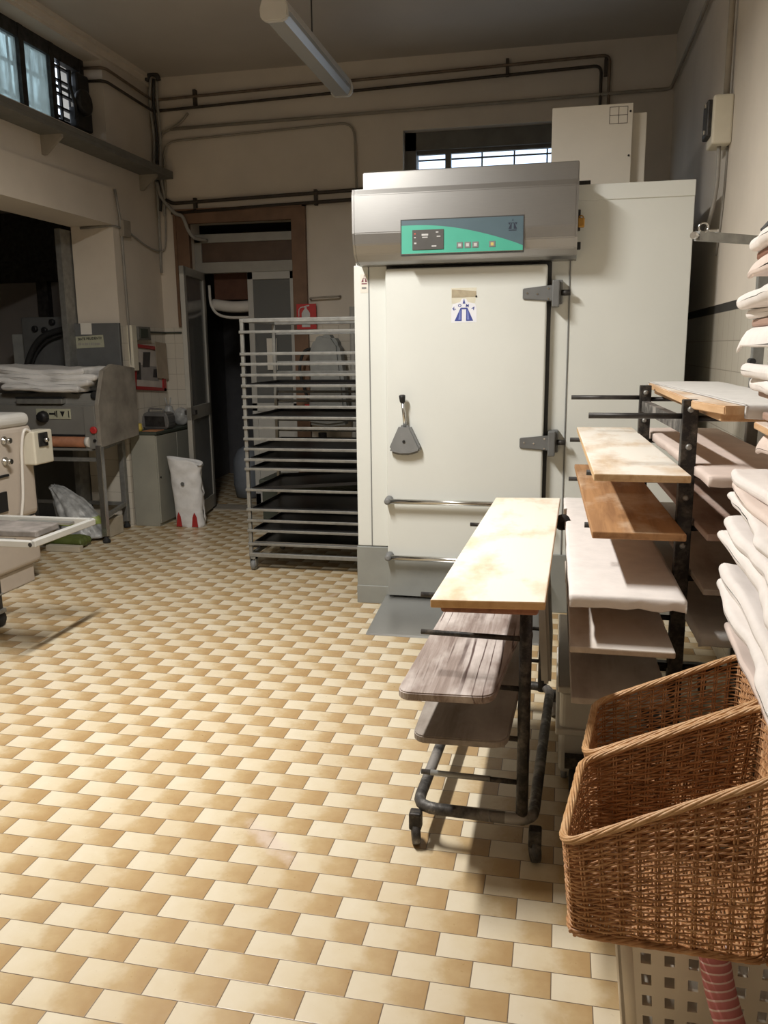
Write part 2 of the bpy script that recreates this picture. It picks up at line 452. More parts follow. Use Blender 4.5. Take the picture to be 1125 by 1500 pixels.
def sm(pts, n=6):
    """Catmull-Rom through the points"""
    P = [Vector(p) for p in pts]; P = [P[0]*2-P[1]]+P+[P[-1]*2-P[-2]]; out = []
    for a, b, c, d in zip(P, P[1:], P[2:], P[3:]):
        for i in range(n):
            t = i/n; out.append(.5*((2*b)+(c-a)*t+(2*a-5*b+4*c-d)*t*t+(3*b-a-3*c+d)*t**3))
    return out+[P[-2]]
class Wob:
    """smooth random wobble"""
    def __init__(s, seed, n=7, f=6.0):
        r = random.Random(seed); s.k = [(r.uniform(.3, 1)*f, r.uniform(.3, 1)*f, r.uniform(0, 6.3), r.choice((-1, 1))) for _ in range(n)]
    def __call__(s, u, v=0.0): return sum(math.sin(a*u*6.28+g*b*v*6.28+c) for a, b, c, g in s.k)/len(s.k)
def bil(c, u, v):
    a, b, d, e = [Vector((q[0], q[1], 0)) for q in c]
    return (a*(1-u)+b*u)*(1-v)+(e*(1-u)+d*u)*v
def cloth_slab(mb, c, z, th, seed, nu=16, nv=26, rough=.006, slump=0.0, tail=.85):
    """a folded cloth: closed soft slab with rounded edges over the quad c (near-left, near-right, far-right, far-left)"""
    w1, w2, w3, w4 = Wob(seed, f=1.3), Wob(seed+50, f=3.2), Wob(seed+90, f=2.4), Wob(seed+130, 9, 7)
    W = (Vector(c[1][:2])-Vector(c[0][:2])).length; L = (Vector(c[3][:2])-Vector(c[0][:2])).length
    def samples(n, S):
        e = th*.5; k = [0]+[e*(1-math.cos(PI/2*i/4)) for i in range(1, 5)]
        m = [e+(S-2*e)*i/n for i in range(1, n)]
        return [q/S for q in k+m+[S-q for q in k[::-1]]]
    US, VS = samples(nu, W), samples(nv, L)
    def ed(d):
        e = th*.5; d = min(d, e); return math.sqrt(max(0, 1-(1-d/e)**2))
    def pt(u, v, sgn):
        p = bil(c, u, v); eu, ev = abs(2*u-1), abs(2*v-1)
        h = th/2*min(ed(min(u, 1-u)*W), ed(min(v, 1-v)*L))
        p.x += (rough*2.0*w2(v, .2)+rough*.6*w4(v*1.4, .5))*(eu**2); p.y += (rough*2.4*w3(u, .1)+rough*.7*w4(u*.6, .1))*(ev**2)
        zz = z+th/2+sgn*h*(1+.22*w1(u, v)+.12*w4(u, v*1.2))+(rough*.5*w2(u, v) if sgn > 0 else 0)
        zz -= slump*max(0, eu-tail)/(1-tail)+slump*.6*max(0, ev-.96)/.04
        p.z = zz; return p
    n, k = len(US)-1, len(VS)-1
    mb.grid(lambda u, v: pt(US[round(u*n)], VS[round(v*k)], 1), n, k); mb.grid(lambda u, v: pt(US[round(u*n)], VS[round(v*k)], -1), n, k, flip=True)
    return mb
def drape(mb, c, z, near, left, right, far, seed, fray=.006, th=.004):
    """a cloth laid over a board and hanging over its edges"""
    a = [Vector((q[0], q[1], 0)) for q in c]; W = (a[1]-a[0]).length; L = (a[3]-a[0]).length
    w = Wob(seed, f=2.5); w2 = Wob(seed+9, 9, f=8)
    us = [-left, -left*.5, -.004, .004]+[W*i/10 for i in range(1, 10)]+[W-.004, W+.004, W+right*.5, W+right]
    vs = [-near, -near*.5, -.004, .006]+[L*i/22 for i in range(1, 22)]+[L-.004, L+.004, L+far*.5, L+far]
    def P(s, t, off):
        cu, cv = min(max(s, 0), W), min(max(t, 0), L); p = bil(c, cu/W, cv/L)
        ex, ey = s-cu, t-cv; jx, jy = fray*w2(t*2, .3), fray*w2(s*3, .7)
        p.z = z+off-max(abs(ex)+(jx if abs(ex) > .006 else 0), abs(ey)+(jy if abs(ey) > .006 else 0), 0)+.0022*w(s*2, t*1.2)
        xd = (a[1]-a[0]).normalized(); yd = (a[3]-a[0]).normalized()
        if ex: p += xd*(math.copysign(.003+off+.004*abs(w(t*3, .5)), ex))
        if ey: p += yd*(math.copysign(.003+off+.004*abs(w(s*3, .2)), ey))
        return p
    n, k = len(us)-1, len(vs)-1
    mb.grid(lambda u, v: P(us[round(u*n)], vs[round(v*k)], th), n, k)
    mb.grid(lambda u, v: P(us[round(u*n)], vs[round(v*k)], .0006), n, k, flip=True)
    e = [ed for ed in mb.bm.edges if ed.is_boundary]
    try: bmesh.ops.bridge_loops(mb.bm, edges=e)
    except Exception: pass
    return mb

# ================================================================== SETTING
XL, XR, YB, ZC, Y0 = -3.8, .82, 7.6, 4.03, -1.7
structure(MB().box(-7.2, 1.2, Y0-.2, 10.2, -.12, 0), 'floor', 'floor_tiles')
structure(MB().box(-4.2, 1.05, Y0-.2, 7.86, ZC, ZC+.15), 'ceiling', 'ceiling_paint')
# back wall with the doorway and the high barred window cut out
DX0, DX1, DZ = -3.50, -2.45, 2.76
WX0, WX1, WZ0, WZ1 = -1.43, .30, 2.72, 3.44
b = MB()
b.box(-4.2, DX0, YB, YB+.26, 0, ZC).box(DX0, DX1, YB, YB+.26, DZ, ZC).box(DX1, WX0, YB, YB+.26, 0, ZC)
b.box(WX0, WX1, YB, YB+.26, 0, WZ0).box(WX0, WX1, YB, YB+.26, WZ1, ZC).box(WX1, 1.05, YB, YB+.26, 0, ZC)
structure(b, 'wall_back', 'wall_side_tiled')
structure(MB().box(XR, 1.05, Y0, YB, 0, ZC), 'wall_right', 'wall_right_tiled')
structure(MB().box(-4.2, 1.05, Y0-.2, Y0, 0, ZC), 'wall_front', 'plaster')
# left wall: pier by the corner, low wide opening, beam, high window above it
PY = 6.757
b = MB()
b.box(-4.2, XL, PY, YB, 0, ZC).box(-4.2, XL, Y0, 3.0, 0, ZC)
b.box(-4.2, XL, 3.0, PY, 2.93, 3.30).box(-4.2, XL+.02, 3.0, PY+.0, 2.63, 2.93).box(-4.2, XL, 3.0, PY, 3.93, ZC)
structure(b, 'wall_left', 'wall_side_tiled')
# dark room seen through the opening
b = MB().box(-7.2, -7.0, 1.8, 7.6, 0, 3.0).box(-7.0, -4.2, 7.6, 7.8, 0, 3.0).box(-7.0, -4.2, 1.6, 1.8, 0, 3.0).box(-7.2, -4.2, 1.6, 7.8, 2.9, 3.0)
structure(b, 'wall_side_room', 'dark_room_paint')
# corridor behind the doorway
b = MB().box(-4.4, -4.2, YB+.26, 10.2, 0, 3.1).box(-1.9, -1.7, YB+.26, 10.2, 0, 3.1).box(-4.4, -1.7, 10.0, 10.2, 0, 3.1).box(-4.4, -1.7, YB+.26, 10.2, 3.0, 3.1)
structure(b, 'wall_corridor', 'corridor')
# trim between beam and window band, plaster skirting band on top of wall
structure(MB().box(XL, XL+.05, Y0, YB, ZC-.035, ZC).box(XL, XL+.025, Y0, YB, ZC-.08, ZC-.035), 'trim_1', 'plaster')

# high window of the left wall: dark steel frame, frosted panes
wf = MB(); X = -3.985
z0, z1 = 3.30, 3.93
wf.box(X-.04, X+.02, 3.0, PY, z0, z0+.05).box(X-.04, X+.02, 3.0, PY, z1-.10, z1)
for y in (3.02, 3.45, 3.95, 4.45, 4.95, 5.42, 5.92, 6.30, PY-.04): wf.box(X-.04, X+.025, y-.03, y+.03, z0, z1)
win = structure(wf, 'window_1', 'dark_steel', 'long high dark steel window over the opening, frosted panes', 'window')
ys = (3.02, 3.45, 3.95, 4.45, 4.95, 5.42, 5.92, 6.30)
g = MB()
for a, c in zip(ys, ys[1:]): g.box(X-.012, X-.006, a+.028, c-.028, z0+.04, z1-.09)
g.build('frosted_pane', 'frosted_glass', win)
g = MB()
for y in np.arange(3.1, 6.75, .13): g.cyl((X-.12, y, z0), (X-.12, y, z1), .009, 6)
for z in (3.47, 3.70): g.bar((X-.12, 3.0, z), (X-.12, PY, z), .012, .025)
g.build('outside_bars', 'dark_steel', win)
fr = MB()   # the open pane at the end, with a dark blackened extractor grille in it
for i in range(5): fr.box(X-.02, X+.01, 6.34, 6.72, 3.38+i*.10, 3.395+i*.10)
fr.bar((X, 6.42, 3.33), (X, 6.42, 3.85), .02, .02)
fr.build('louvre_slats', 'black', win)

t = thing('extractor_fan', 'blackened extractor fan in the last pane of the high left window', 'fan', (-3.93, 6.60, 3.36))
MB().box(-3.975, -3.90, 6.50, 6.735, 3.36, 3.52, .015).box(-3.975, -3.91, 6.56, 6.74, 3.52, 3.80, .02).build('housing', 'black', t)
MB().lathe([(.09, 0), (.10, .02), (.10, .05), (.08, .06)], (-3.91, 6.58, 3.56), 18, (1, 0, 0)).build('grille', 'dark_steel', t)
MB().tube(sm([(-3.93, 6.52, 3.40), (-3.90, 6.48, 3.52), (-3.92, 6.46, 3.66), (-3.94, 6.50, 3.78)]), .014, 8).build('hose', 'black_rubber', t)

# high barred window of the back wall
b = MB(); yy = YB+.16
b.box(WX0, WX0+.10, YB+.10, YB+.24, WZ0, WZ1).box(WX1-.1, WX1, YB+.10, YB+.24, WZ0, WZ1).box(WX0, WX1, YB+.10, YB+.24, WZ1-.15, WZ1).box(WX0, WX1, YB+.10, YB+.24, WZ0, WZ0+.06)
b.box(WX0+.10, WX1-.1, yy-.02, yy+.02, WZ1-.18, WZ1-.15)
b.box(-1.075, -1.025, yy-.03, yy+.03, WZ0, WZ1)
w2 = structure(b, 'window_2', 'shelf_grey', 'barred window high in the back wall above the white cold cabinet', 'window')
MB().box(WX0+.1, WX1-.1, yy+.005, yy+.01, WZ0+.06, WZ1-.15).build('window_pane', 'clear_glass', w2)
g = MB()
for x in np.arange(-.76, WX1, .285): g.cyl((x, YB+.25, WZ0), (x, YB+.25, WZ1), .008, 6)
for z in (2.90, 3.07, 3.235): g.cyl((WX0, YB+.25, z), (WX1, YB+.25, z), .008, 6)
g.build('window_bars', 'dark_steel', w2)

# doorway: brown casing, aluminium frame, glazed leaves
b = MB()
b.box(-3.62, DX0+.02, YB-.035, YB+.02, 1.80, 2.86, .004).box(DX1-.02, -2.34, YB-.035, YB+.02, 0, 2.86, .004).box(-3.62, -2.34, YB-.036, YB+.02, DZ-.02, 2.862, .004)
b.box(-3.628, -3.60, YB-.045, YB, 1.80, 2.87).box(-2.36, -2.332, YB-.045, YB, 0, 2.87).box(-3.628, -2.332, YB-.045, YB, 2.845, 2.87)
structure(b, 'trim_2', 'brown_wood', 'brown wooden casing around the back doorway', 'door frame')
yd = YB+.12
b = MB()
b.box(DX0, DX0+.07, yd, yd+.06, 0, 2.62, .004).box(DX1-.05, DX1, yd, yd+.06, 0, 2.62, .004).box(DX0, DX1, yd, yd+.06, 2.58, 2.66, .004).box(DX0, DX1, yd-.005, yd+.065, 2.30, 2.40, .004)
d1 = structure(b, 'door_1', 'alu_frame', 'aluminium double door in the brown casing, left leaf open', 'door')
MB().box(DX0+.07, DX1-.05, yd+.02, yd+.03, 2.40, 2.58).build('transom_pane', 'brown_pane', d1)
# closed right leaf
b = MB(); x0, x1 = -2.975, -2.50
for a, c, e, f in ((x0, x0+.055, .03, 2.30), (x1-.05, x1, .03, 2.30), (x0, x1, 2.23, 2.30), (x0, x1, .98, 1.06), (x0, x1, .03, .16)): b.box(a, c, yd+.0, yd+.045, e, f, .003)
lf = b.build('door_leaf', 'white_frame', d1)
MB().box(x0+.05, x1-.05, yd+.018, yd+.026, 1.06, 2.23).build('glass_pane', 'smoky_glass', lf)
MB().box(x0+.05, x1-.05, yd+.012, yd+.032, .16, .98).build('lower_panel', 'white_frame', lf)
MB().box(-2.80, -2.70, yd-.004, yd+.001, 1.38, 1.68).build('notice_paper', 'white_paper', lf)
# opened left leaf, swung out to the side wall
p0, p1 = V(-3.42, YB+.10, 0), V(-3.285, 6.95, 0)
def leafbar(b, s0, s1, z0, z1, t=.042):
    d = (p1-p0).normalized(); n = V(d.y, -d.x, 0)*t/2; L = (p1-p0).length
    a, c = p0+d*s0*L, p0+d*s1*L
    b.quad([a-n, c-n, c+n, a+n], z0, z1, .003)
b = MB()
for s in ((0, .09, .03, 2.30), (.90, 1, .03, 2.30), (0, 1, 2.23, 2.30), (0, 1, .95, 1.07), (0, 1, .03, .16)): leafbar(b, *s)
lf = b.build('door_leaf', 'alu_frame', d1)
b = MB(); leafbar(b, .08, .92, 1.06, 2.24, .008); b.build('glass_pane', 'smoky_glass', lf)
b = MB(); leafbar(b, .08, .92, .15, .96, .02); b.build('lower_panel', 'hood_grey', lf)
b = MB(); leafbar(b, .86, .96, 1.0, 1.04, .10); b.build('door_handle', 'dark_steel', lf)
structure(MB().box(DX0, DX1, YB, YB+.26, 0, .012), 'trim_3', 'conduit_grey', 'pale stone threshold of the back doorway', 'threshold')

# things in the corridor beyond
solo(MB().box(-3.40, -2.52, YB+.32, YB+.345, 2.06, 2.42, .005), 'awning_board', 'dark_curtain', 'dark red-brown board hanging across the top of the open doorway', 'board')
b = MB(); b.tube(sm([(-3.42, YB+.33, 2.02), (-3.2, YB+.31, 1.99), (-2.9, YB+.31, 2.0), (-2.5, YB+.33, 2.01)]), .055, 12)
b.tube(sm([(-3.44, YB+.29, 2.2), (-3.42, YB+.28, 2.0), (-3.30, YB+.27, 1.90), (-3.0, YB+.27, 1.885), (-2.5, YB+.3, 1.90)]), .014, 8)
solo(b, 'rolled_sheet', 'white_plastic', 'pale rolled plastic sheet hanging in the open doorway under the red-brown board', 'sheet')
b = MB(); b.lathe([(.02, 0), (.13, .01), (.155, .15), (.15, .42), (.10, .52), (.03, .56)], (-3.30, 8.35, 0), 18)
solo(b, 'flour_sack', 'sack_blue', 'dim grey sack standing in the dark corridor beyond the doorway', 'sack')

# ------------------------------------------------------------------ shelf, pipes and cables on the walls
sh = MB().box(XL, XL+.21, Y0, 7.54, 3.135, 3.165, .003).box(XL+.195, XL+.21, Y0, 7.54, 3.165, 3.20)
shelf = solo(sh, 'high_shelf', 'shelf_grey', 'long grey shelf high on the left wall under the dirty window', 'shelf', (XL, 5.5, 3.13))
for y in (5.83, 7.30):
    b = MB().poly([(XL, y-.02, 3.135), (XL+.17, y-.02, 3.135), (XL+.17, y-.02, 3.115), (XL+.03, y-.02, 3.0), (XL, y-.02, 3.0)], (0, .03, 0))
    b.build('bracket', 'conduit_grey', shelf)

def pipe(name, runs, r, mat, label, clips=(), cat='pipe', group=None, fil=.06, n=8):
    b = MB()
    for p in runs: b.tube(fillet(p, fil), r, n)
    o = solo(b, name, mat, label, cat, None, group)
    if clips:
        for q, ax in clips:
            c = MB()
            x, y, z = q
            if ax == 'y': c.box(x-.013, x+.013, y-.0, y+.05, z-.05, z+.085)
            else: c.box(x-.05, x, y-.013, y+.013, z-.05, z+.085)
            c.build('pipe_clip', 'pipe_dark', o)
    return o
yw = YB-.035
pipe('water_pipe', [[(-3.985, PY-.03, 3.87), (XL+.04, PY-.03, 3.86), (XL+.04, YB-.04, 3.83), (.30, yw, 3.905), (.30, yw, 3.3)]], .0125, 'pipe_tan',
     'upper of two dark pipes running under the ceiling to the right corner', [((-3.35, YB-.045, 3.81), 'y'), ((-1.94, YB-.045, 3.83), 'y'), ((-.53, YB-.045, 3.855), 'y'), ((.27, YB-.045, 3.80), 'y')])
pipe('water_pipe', [[(-3.985, PY-.03, 3.77), (XL+.04, PY-.03, 3.76), (XL+.04, YB-.04, 3.735), (.235, yw, 3.83), (.235, yw, 3.3)]], .0125, 'pipe_dark',
     'lower of two dark pipes running under the ceiling to the right corner')
pipe('heating_pipe', [[(-3.69, yw, 2.96), (-3.62, yw, 2.925), (-1.71, yw, 2.966), (-1.71, yw, .3)]], .016, 'pipe_dark', 'upper of two dark pipes just above the back doorway', [((-3.40, YB-.045, 2.88), 'y'), ((-2.23, YB-.045, 2.90), 'y')])
pipe('heating_pipe', [[(-3.64, yw, 2.84), (-1.80, yw, 2.885), (-1.80, yw, .3)]], .016, 'pipe_dark', 'lower of two dark pipes above the doorway, bending down beside the cold cabinet')
pipe('conduit', [[(-3.60, yw, 3.575), (XR-.03, yw, 3.615), (XR-.03, Y0, 3.62)]], .014, 'conduit_grey', 'grey conduit crossing the back wall and turning along the right wall')
pipe('conduit', [[(-3.42, yw, 3.70), (-3.50, yw, 3.62), (-3.71, yw, 3.53), (-3.72, yw, 3.0), (-3.66, yw, 2.92)]], .012, 'conduit_grey', 'short grey conduit slanting up and down in the left back corner')
pipe('conduit', [[(-3.695, yw+.01, 2.95), (-3.685, yw+.01, 3.47), (-1.86, yw+.01, 3.53), (-1.845, yw+.01, 2.5)]], .010, 'conduit_grey', 'thin conduit framing a large blank rectangle on the back wall', fil=.13)
pipe('conduit', [[(XL+.02, 6.80, 2.93), (XL+.02, 6.86, 2.66), (XL+.02, 6.88, 1.45)]], .011, 'cable_grey', 'thin vertical conduit down the pier beside the opening')
jb = solo(MB().box(XL, XL+.05, 6.85, 6.98, 2.55, 2.69, .006), 'junction_box', 'conduit_grey', 'square junction box on the pier beside the opening', 'box')
pipe('cable', [[(-4.1, PY-.015, 2.615), (XL+.012, PY-.012, 2.625), (XL+.015, 6.87, 2.62)]], .010, 'cable_grey', 'cable across the top of the pier into the junction box', cat='cable')
pipe('cable', [sm([(XL+.02, 6.96, 2.61), (XL+.02, 7.3, 2.52), (XL+.03, 7.54, 2.50), (-3.72, yw, 2.56), (-3.70, yw, 2.9)])], .008, 'cable_grey', 'thin cable sagging from the junction box into the corner', cat='cable')
random.seed(3)
for i, (x, zt, mt, lb) in enumerate(((-3.775, 2.3, 'cable_grey', 'outermost pale cable of the corner bundle, running lowest down'), (-3.745, 2.86, 'cable_dark', 'black cable in the middle of the corner bundle'),
                                     (-3.71, 2.82, 'cable_grey', 'pale cable of the corner bundle nearest the doorway'))):
    pts = [(XL+.06+.02*i, YB-.10+.02*i, 4.0), (XL+.03+.03*i, YB-.08+.015*i, 3.8), (x+.01, YB-.05, 3.5), (x-.01, YB-.05, 3.2), (x+.01, YB-.045, 3.0), (x+.0, YB-.045, zt)]
    b = MB().tube(sm(pts), .013, 8)
    solo(b, 'cable', mt, lb, 'cable', None, None)
b = MB().tube(sm([(-3.76, YB-.06, 3.12), (-3.72, YB-.06, 2.98), (-3.60, YB-.06, 2.84), (-3.52, YB-.06, 2.80), (-3.47, YB-.06, 2.68), (-3.42, YB-.04, 2.61), (-3.36, YB+.10, 2.60)]), .017, 8)
solo(b, 'cable', 'cable_grey', 'thick pale cable curling from the corner over the casing into the doorway', 'cable')
b = MB().tube(arc((XL+.09, YB-.12, 3.97), .06, 0, PI*1.0, 10), .022, 8)
solo(b, 'cable', 'cable_dark', 'black cable loop at the ceiling in the left back corner', 'cable')

# ------------------------------------------------------------------ fluorescent lamps
def lamp(x, y0, y1, z, label, on_=False):
    t = thing('fluorescent_lamp', label, 'lamp', (x, (y0+y1)/2, z))
    h = MB(); h.poly([(x-.075, y0, z), (x-.06, y0, z+.055), (x+.06, y0, z+.055), (x+.075, y0, z)], (0, y1-y0, 0)); h.build('housing', 'lamp_white', t)
    for ya, yb in ((y0-.03, y0+.01), (y1-.01, y1+.03)):
        MB().poly([(x-.08, ya, z-.05), (x-.085, ya, z), (x-.065, ya, z+.06), (x+.065, ya, z+.06), (x+.085, ya, z), (x+.08, ya, z-.05), (x+.05, ya, z-.068), (x-.05, ya, z-.068)], (0, yb-ya, 0), .006).build('end_cap', 'lamp_white', t)
    for s in (-.035, .035): MB().cyl((x+s, y0+.02, z-.03), (x+s, y1-.02, z-.03), .013, 12).build('tube', 'tube_on' if on_ else 'white_plastic', t)
    pr = [(x-.07+.0, z), (x-.068, z-.025), (x-.048, z-.060), (x, z-.060), (x+.048, z-.060), (x+.068, z-.025), (x+.07, z)]
    if not on_:
        b = MB(); b.grid(lambda u, v: Vector((pr[round(u*6)][0], y0+.005+(y1-y0-.01)*v, pr[round(u*6)][1])), 6, 1, smooth=False); d = b.build('diffuser', 'lamp_diffuser', t)
        sd = d.modifiers.new('s', 'SOLIDIFY'); sd.thickness = .003
    b = MB().cyl((x, (y0+y1)/2, z+.05), (x, (y0+y1)/2, ZC), .005, 6); b.build('suspension_wire', 'cable_dark', t)
    return t
LZ = 3.475
vis = lamp(-1.665, 4.93, 6.40, LZ, 'unlit fluorescent tube lamp hanging from the ceiling')
lamp(-1.66, 2.15, 3.45, LZ, 'lit fluorescent lamp out of frame above the middle of the room', True)
def area(name, loc, sx, sy, power, col, spread=180):
    l = bpy.data.lights.new(name, 'AREA'); l.shape = 'RECTANGLE'; l.size = sx; l.size_y = sy; l.energy = power; l.color = col; l.spread = math.radians(spread)
    o = bpy.data.objects.new(name, l); COL.objects.link(o); o.location = loc; return o
WARM = (1.0, .965, .91)
area('lamp_light', (-1.66, 2.8, LZ-.10), .12, 1.15, 150, WARM, 170)
W = bpy.data.worlds.new('world'); SC.world = W; W.use_nodes = True
bg = W.node_tree.nodes['Background']; bg.inputs[0].default_value = (.78, .88, 1.0, 1); bg.inputs[1].default_value = 2.6
SC.view_settings.view_transform = 'Standard'; SC.view_settings.look = 'None'; SC.view_settings.gamma = 1; SC.view_settings.use_curve_mapping = False
SC.view_settings.exposure = -0.10

# ================================================================== COLD CABINET (retarder prover) with its control header
YC = 4.871
t = thing('cold_cabinet', 'large white walk-in cold cabinet with steel control header and door', 'cold cabinet', (-.27, YC+.9, 0))
b = MB()
b.box(-1.205, -1.018, YC+.012, 6.55, 0, 2.10, .004).box(-1.03, -.085, YC+.05, 6.55, 0, 2.10).box(-.088, .022, YC+.012, 6.55, 0, 2.437, .003).box(.026, .662, YC+.012, 6.55, 0, 2.437, .004)
b.box(-1.2, .03, YC+.06, 6.55, 2.08, 2.42)
b.box(-1.215, -1.018, YC+.002, YC+.05, .37, 2.05, .004)
b.box(-.09, .662, YC+.004, YC+.02, 2.355, 2.437, .003)
b.build('body', 'cooler_paint', t)
MB().box(-1.128, -1.122, YC-.001, YC+.03, .13, 2.05).box(.0205, .0265, YC+.006, YC+.03, 0, 2.37).build('panel_joint', 'soft_grey', t)
b = MB().box(-1.222, -1.016, YC-.006, YC+.3, 0, .365, .004)
MB().box(-.09, .664, YC+.0, YC+.014, 0, .36, .004).build('kick_band', 'cooler_band', t)
b.box(-1.224, -1.014, YC-.01, YC+.1, 0, .115, .003)
b.build('kick_band', 'cooler_band', t)
MB().box(-1.035, -.075, YC+.005, YC+.048, .03, 2.04, .004).build('door_seal', 'gasket', t)
d = MB().box(-1.015, -.097, YC-.062, YC+.02, .075, 2.022, .012, 3).build('door', 'cooler_paint', t)
MB().box(-1.012, -.100, YC-.0645, YC-.055, .08, .325, .001).build('kick_plate', 'cooler_band', d)
yf = YC-.062
# handle: fan shaped boss, bright lever, black tip
cx = -.895
pts = [(cx-.035, 1.13), (cx+.03, 1.13), (cx+.095, .995), (cx+.085, .972), (cx+.03, .955), (cx-.03, .953), (cx-.085, .966), (cx-.098, .99)]
h = MB().poly([(x, yf, z) for x, z in pts], (0, -.05, 0), .012).build('handle_boss', 'soft_grey', d)
MB().cyl((cx-.005, yf-.045, 1.035), (cx-.005, yf-.054, 1.035), .009, 12).build('screw', 'black', h)
MB().cyl((cx, yf-.032, 1.12), (cx-.012, yf-.045, 1.27), .011, 12, .010).build('lever', 'chrome', h)
MB().lathe([(.012, 0), (.016, .006), (.0185, .03), (.019, .042), (.012, .046)], (cx-.012, yf-.045, 1.262), 14, (-.06, -.07, 1)).build('lever_tip', 'black', h)
# strap hinges
for z in (1.862, 1.03):
    hp = MB().poly([(-.23, yf+.001, z-.028), (-.23, yf+.001, z+.030), (-.055, yf+.001, z+.048), (-.055, yf+.001, z-.042)], (0, -.014, 0), .004).build('hinge', 'hinge_grey', d)
    MB().box(-.07, -.03, YC-.09, YC+.01, z-.072, z+.072, .006).box(-.045, -.012, YC-.05, YC+.012, z-.055, z+.075, .008).build('hinge_bracket', 'hinge_grey', hp)
    MB().cyl((-.02, YC-.045, z+.005), (.03, YC-.045, z+.005), .016, 12).build('hinge_pin', 'dark_steel', hp)
    for x, dz in ((-.205, .005), (-.15, 0), (-.09, .028), (-.09, -.028)):
        MB().cyl((x, yf-.012, z+dz), (x, yf-.017, z+dz), .005, 8).build('rivet', 'chrome', hp)
# two crash rails
for z in (.672, .325):
    r = MB().tube([(-1.0, yf-.05, z+.004), (-.13, yf-.05, z+.004)], .0155, 12).build('crash_rail', 'chrome', d)
    for x in (-1.0, -.13): MB().lathe([(.026, 0), (.026, .012), (.02, .03), (.02, .066), (.008, .07)], (x, yf, z+.004), 14, (0, -1, 0)).build('rail_mount', 'soft_grey', r)
# control header: flat top, front curving back under itself
pr = [(YC+.06, 2.47), (4.665, 2.432), (4.652, 2.40), (4.652, 2.20), (4.662, 2.14), (4.685, 2.09), (4.72, 2.055), (4.76, 2.04), (YC+.06, 2.04)]
hd = MB().poly([(-1.155, y, z) for y, z in pr], (1.20, 0, 0), .004).build('control_header', 'brushed_steel', t)
MB().poly([(-1.165, y, z) for y, z in pr], (.012, 0, 0)).build('end_plate', 'brushed_steel', hd)
MB().poly([(.043, y, z) for y, z in pr], (.012, 0, 0)).build('end_plate', 'brushed_steel', hd)
MB().poly([(-1.125, YC-.11, 2.43), (-1.125, YC-.11, 2.535), (-1.125, YC-.08, 2.545), (-1.125, YC+.35, 2.53), (-1.125, YC+.35, 2.43)], (1.18, 0, 0), .004).build('header_lid', 'brushed_steel', hd)
MB().box(-.10, .12, YC+.10, YC+.18, 2.45, 2.475).build('lid_lug', 'dark_steel', hd)
MB().box(.054, .075, YC-.08, YC-.06, 2.09, 2.13, .004).build('side_stud', 'black', hd)
hk = MB().box(.055, .07, YC-.06, YC-.04, 2.19, 2.30, .003).build('latch', 'dark_steel', hd)
MB().box(.055, .092, YC-.08, YC-.05, 2.205, 2.255, .006).tube(arc((.073, YC-.065, 2.255), .012, 0, PI, 8), .0035, 6).build('padlock', 'brass', hk)
# control panel
yp = 4.652; pw0, pw1, pz0, pz1 = -.885, -.228, 2.078, 2.256
fp = MB().box(pw0-.006, pw1+.006, yp-.003, yp+.02, pz0-.006, pz1+.006).build('control_panel', 'gasket', hd)
def onpanel(name, pts, mat, y): return MB().poly([(x, y, z) for x, z in pts], (0, -.0012, 0)).build(name, mat, fp)
onpanel('slate_field', [(pw0, pz0), (pw0, pz1), (pw1, pz1), (pw1, pz0)], 'slate', yp-.003)
cur = [(pw0+(pw1-pw0)*u, pz0+.028+.124*math.cos(max(0, u-.10)/.9*PI/2)**.9) for u in [i/24 for i in range(25)]]
onpanel('teal_field', [(pw0, pz0)]+cur+[(pw1, pz0)], 'teal', yp-.0042)
onpanel('lower_strip', [(pw0, pz0), (pw0, pz0+.004), (pw1, pz0+.004), (pw1, pz0)], 'chrome', yp-.0055)
ds = MB().box(-.825, -.652, yp-.010, yp, 2.10, 2.205, .002).build('display', 'display', fp)
for (x, z, w, hh, mt) in ((-.81, 2.185, .008, .008, 'print_red'), (-.81, 2.165, .010, .006, 'print_light'), (-.808, 2.135, .012, .008, 'print_light'), (-.755, 2.178, .036, .010, 'print_light'), (-.755, 2.165, .03, .006, 'print_light'),
                          (-.688, 2.19, .014, .006, 'print_light'), (-.68, 2.168, .02, .005, 'print_light'), (-.705, 2.118, .026, .007, 'print_light')):
    MB().box(x-w/2, x+w/2, yp-.0108, yp-.009, z-hh/2, z+hh/2).build('display_mark', mt, ds)
for x, mt in ((-.565, 'print_light'), (-.522, 'print_light'), (-.480, 'print_light'), (-.390, 'print_yellow')):
    bt = MB().box(x-.017, x+.017, yp-.008, yp, 2.102, 2.134, .002).build('button', 'soft_grey', fp)
    MB().box(x-.008, x+.008, yp-.0095, yp-.006, 2.110, 2.126).build('button_cap', mt, bt)
def emblem(cx, cz, s, y, parent, mat, mat2=None, small=False):
    """the maker's triangular gate emblem"""
    b = MB(); e = (0, -.0008, 0); P = lambda pts: b.poly([(cx+px*s, y, cz+pz*s) for px, pz in pts], e)
    P([(-.10, .62), (.10, .62), (0, .98)])
    P([(-.68, -.6), (-.30, .22), (-.16, .22), (-.16, -.6)]); P([(.68, -.6), (.30, .22), (.16, .22), (.16, -.6)])
    P([(-.30, .22), (-.24, .34), (.24, .34), (.30, .22)])
    o = b.build('emblem', mat, parent)
    if mat2:
        b = MB()
        for k in (-1, 1): b.poly([(cx+k*q*s, y-.0008, cz+z*s) for q, z in ((.40, -.52), (.30, .15), (.25, .15), (.24, -.52))], e)
        b.build('emblem_shade', mat2, parent)
    return o
lg = emblem(-.283, 2.212, .034, yp-.0042, fp, 'logo_dark')
bb = MB()
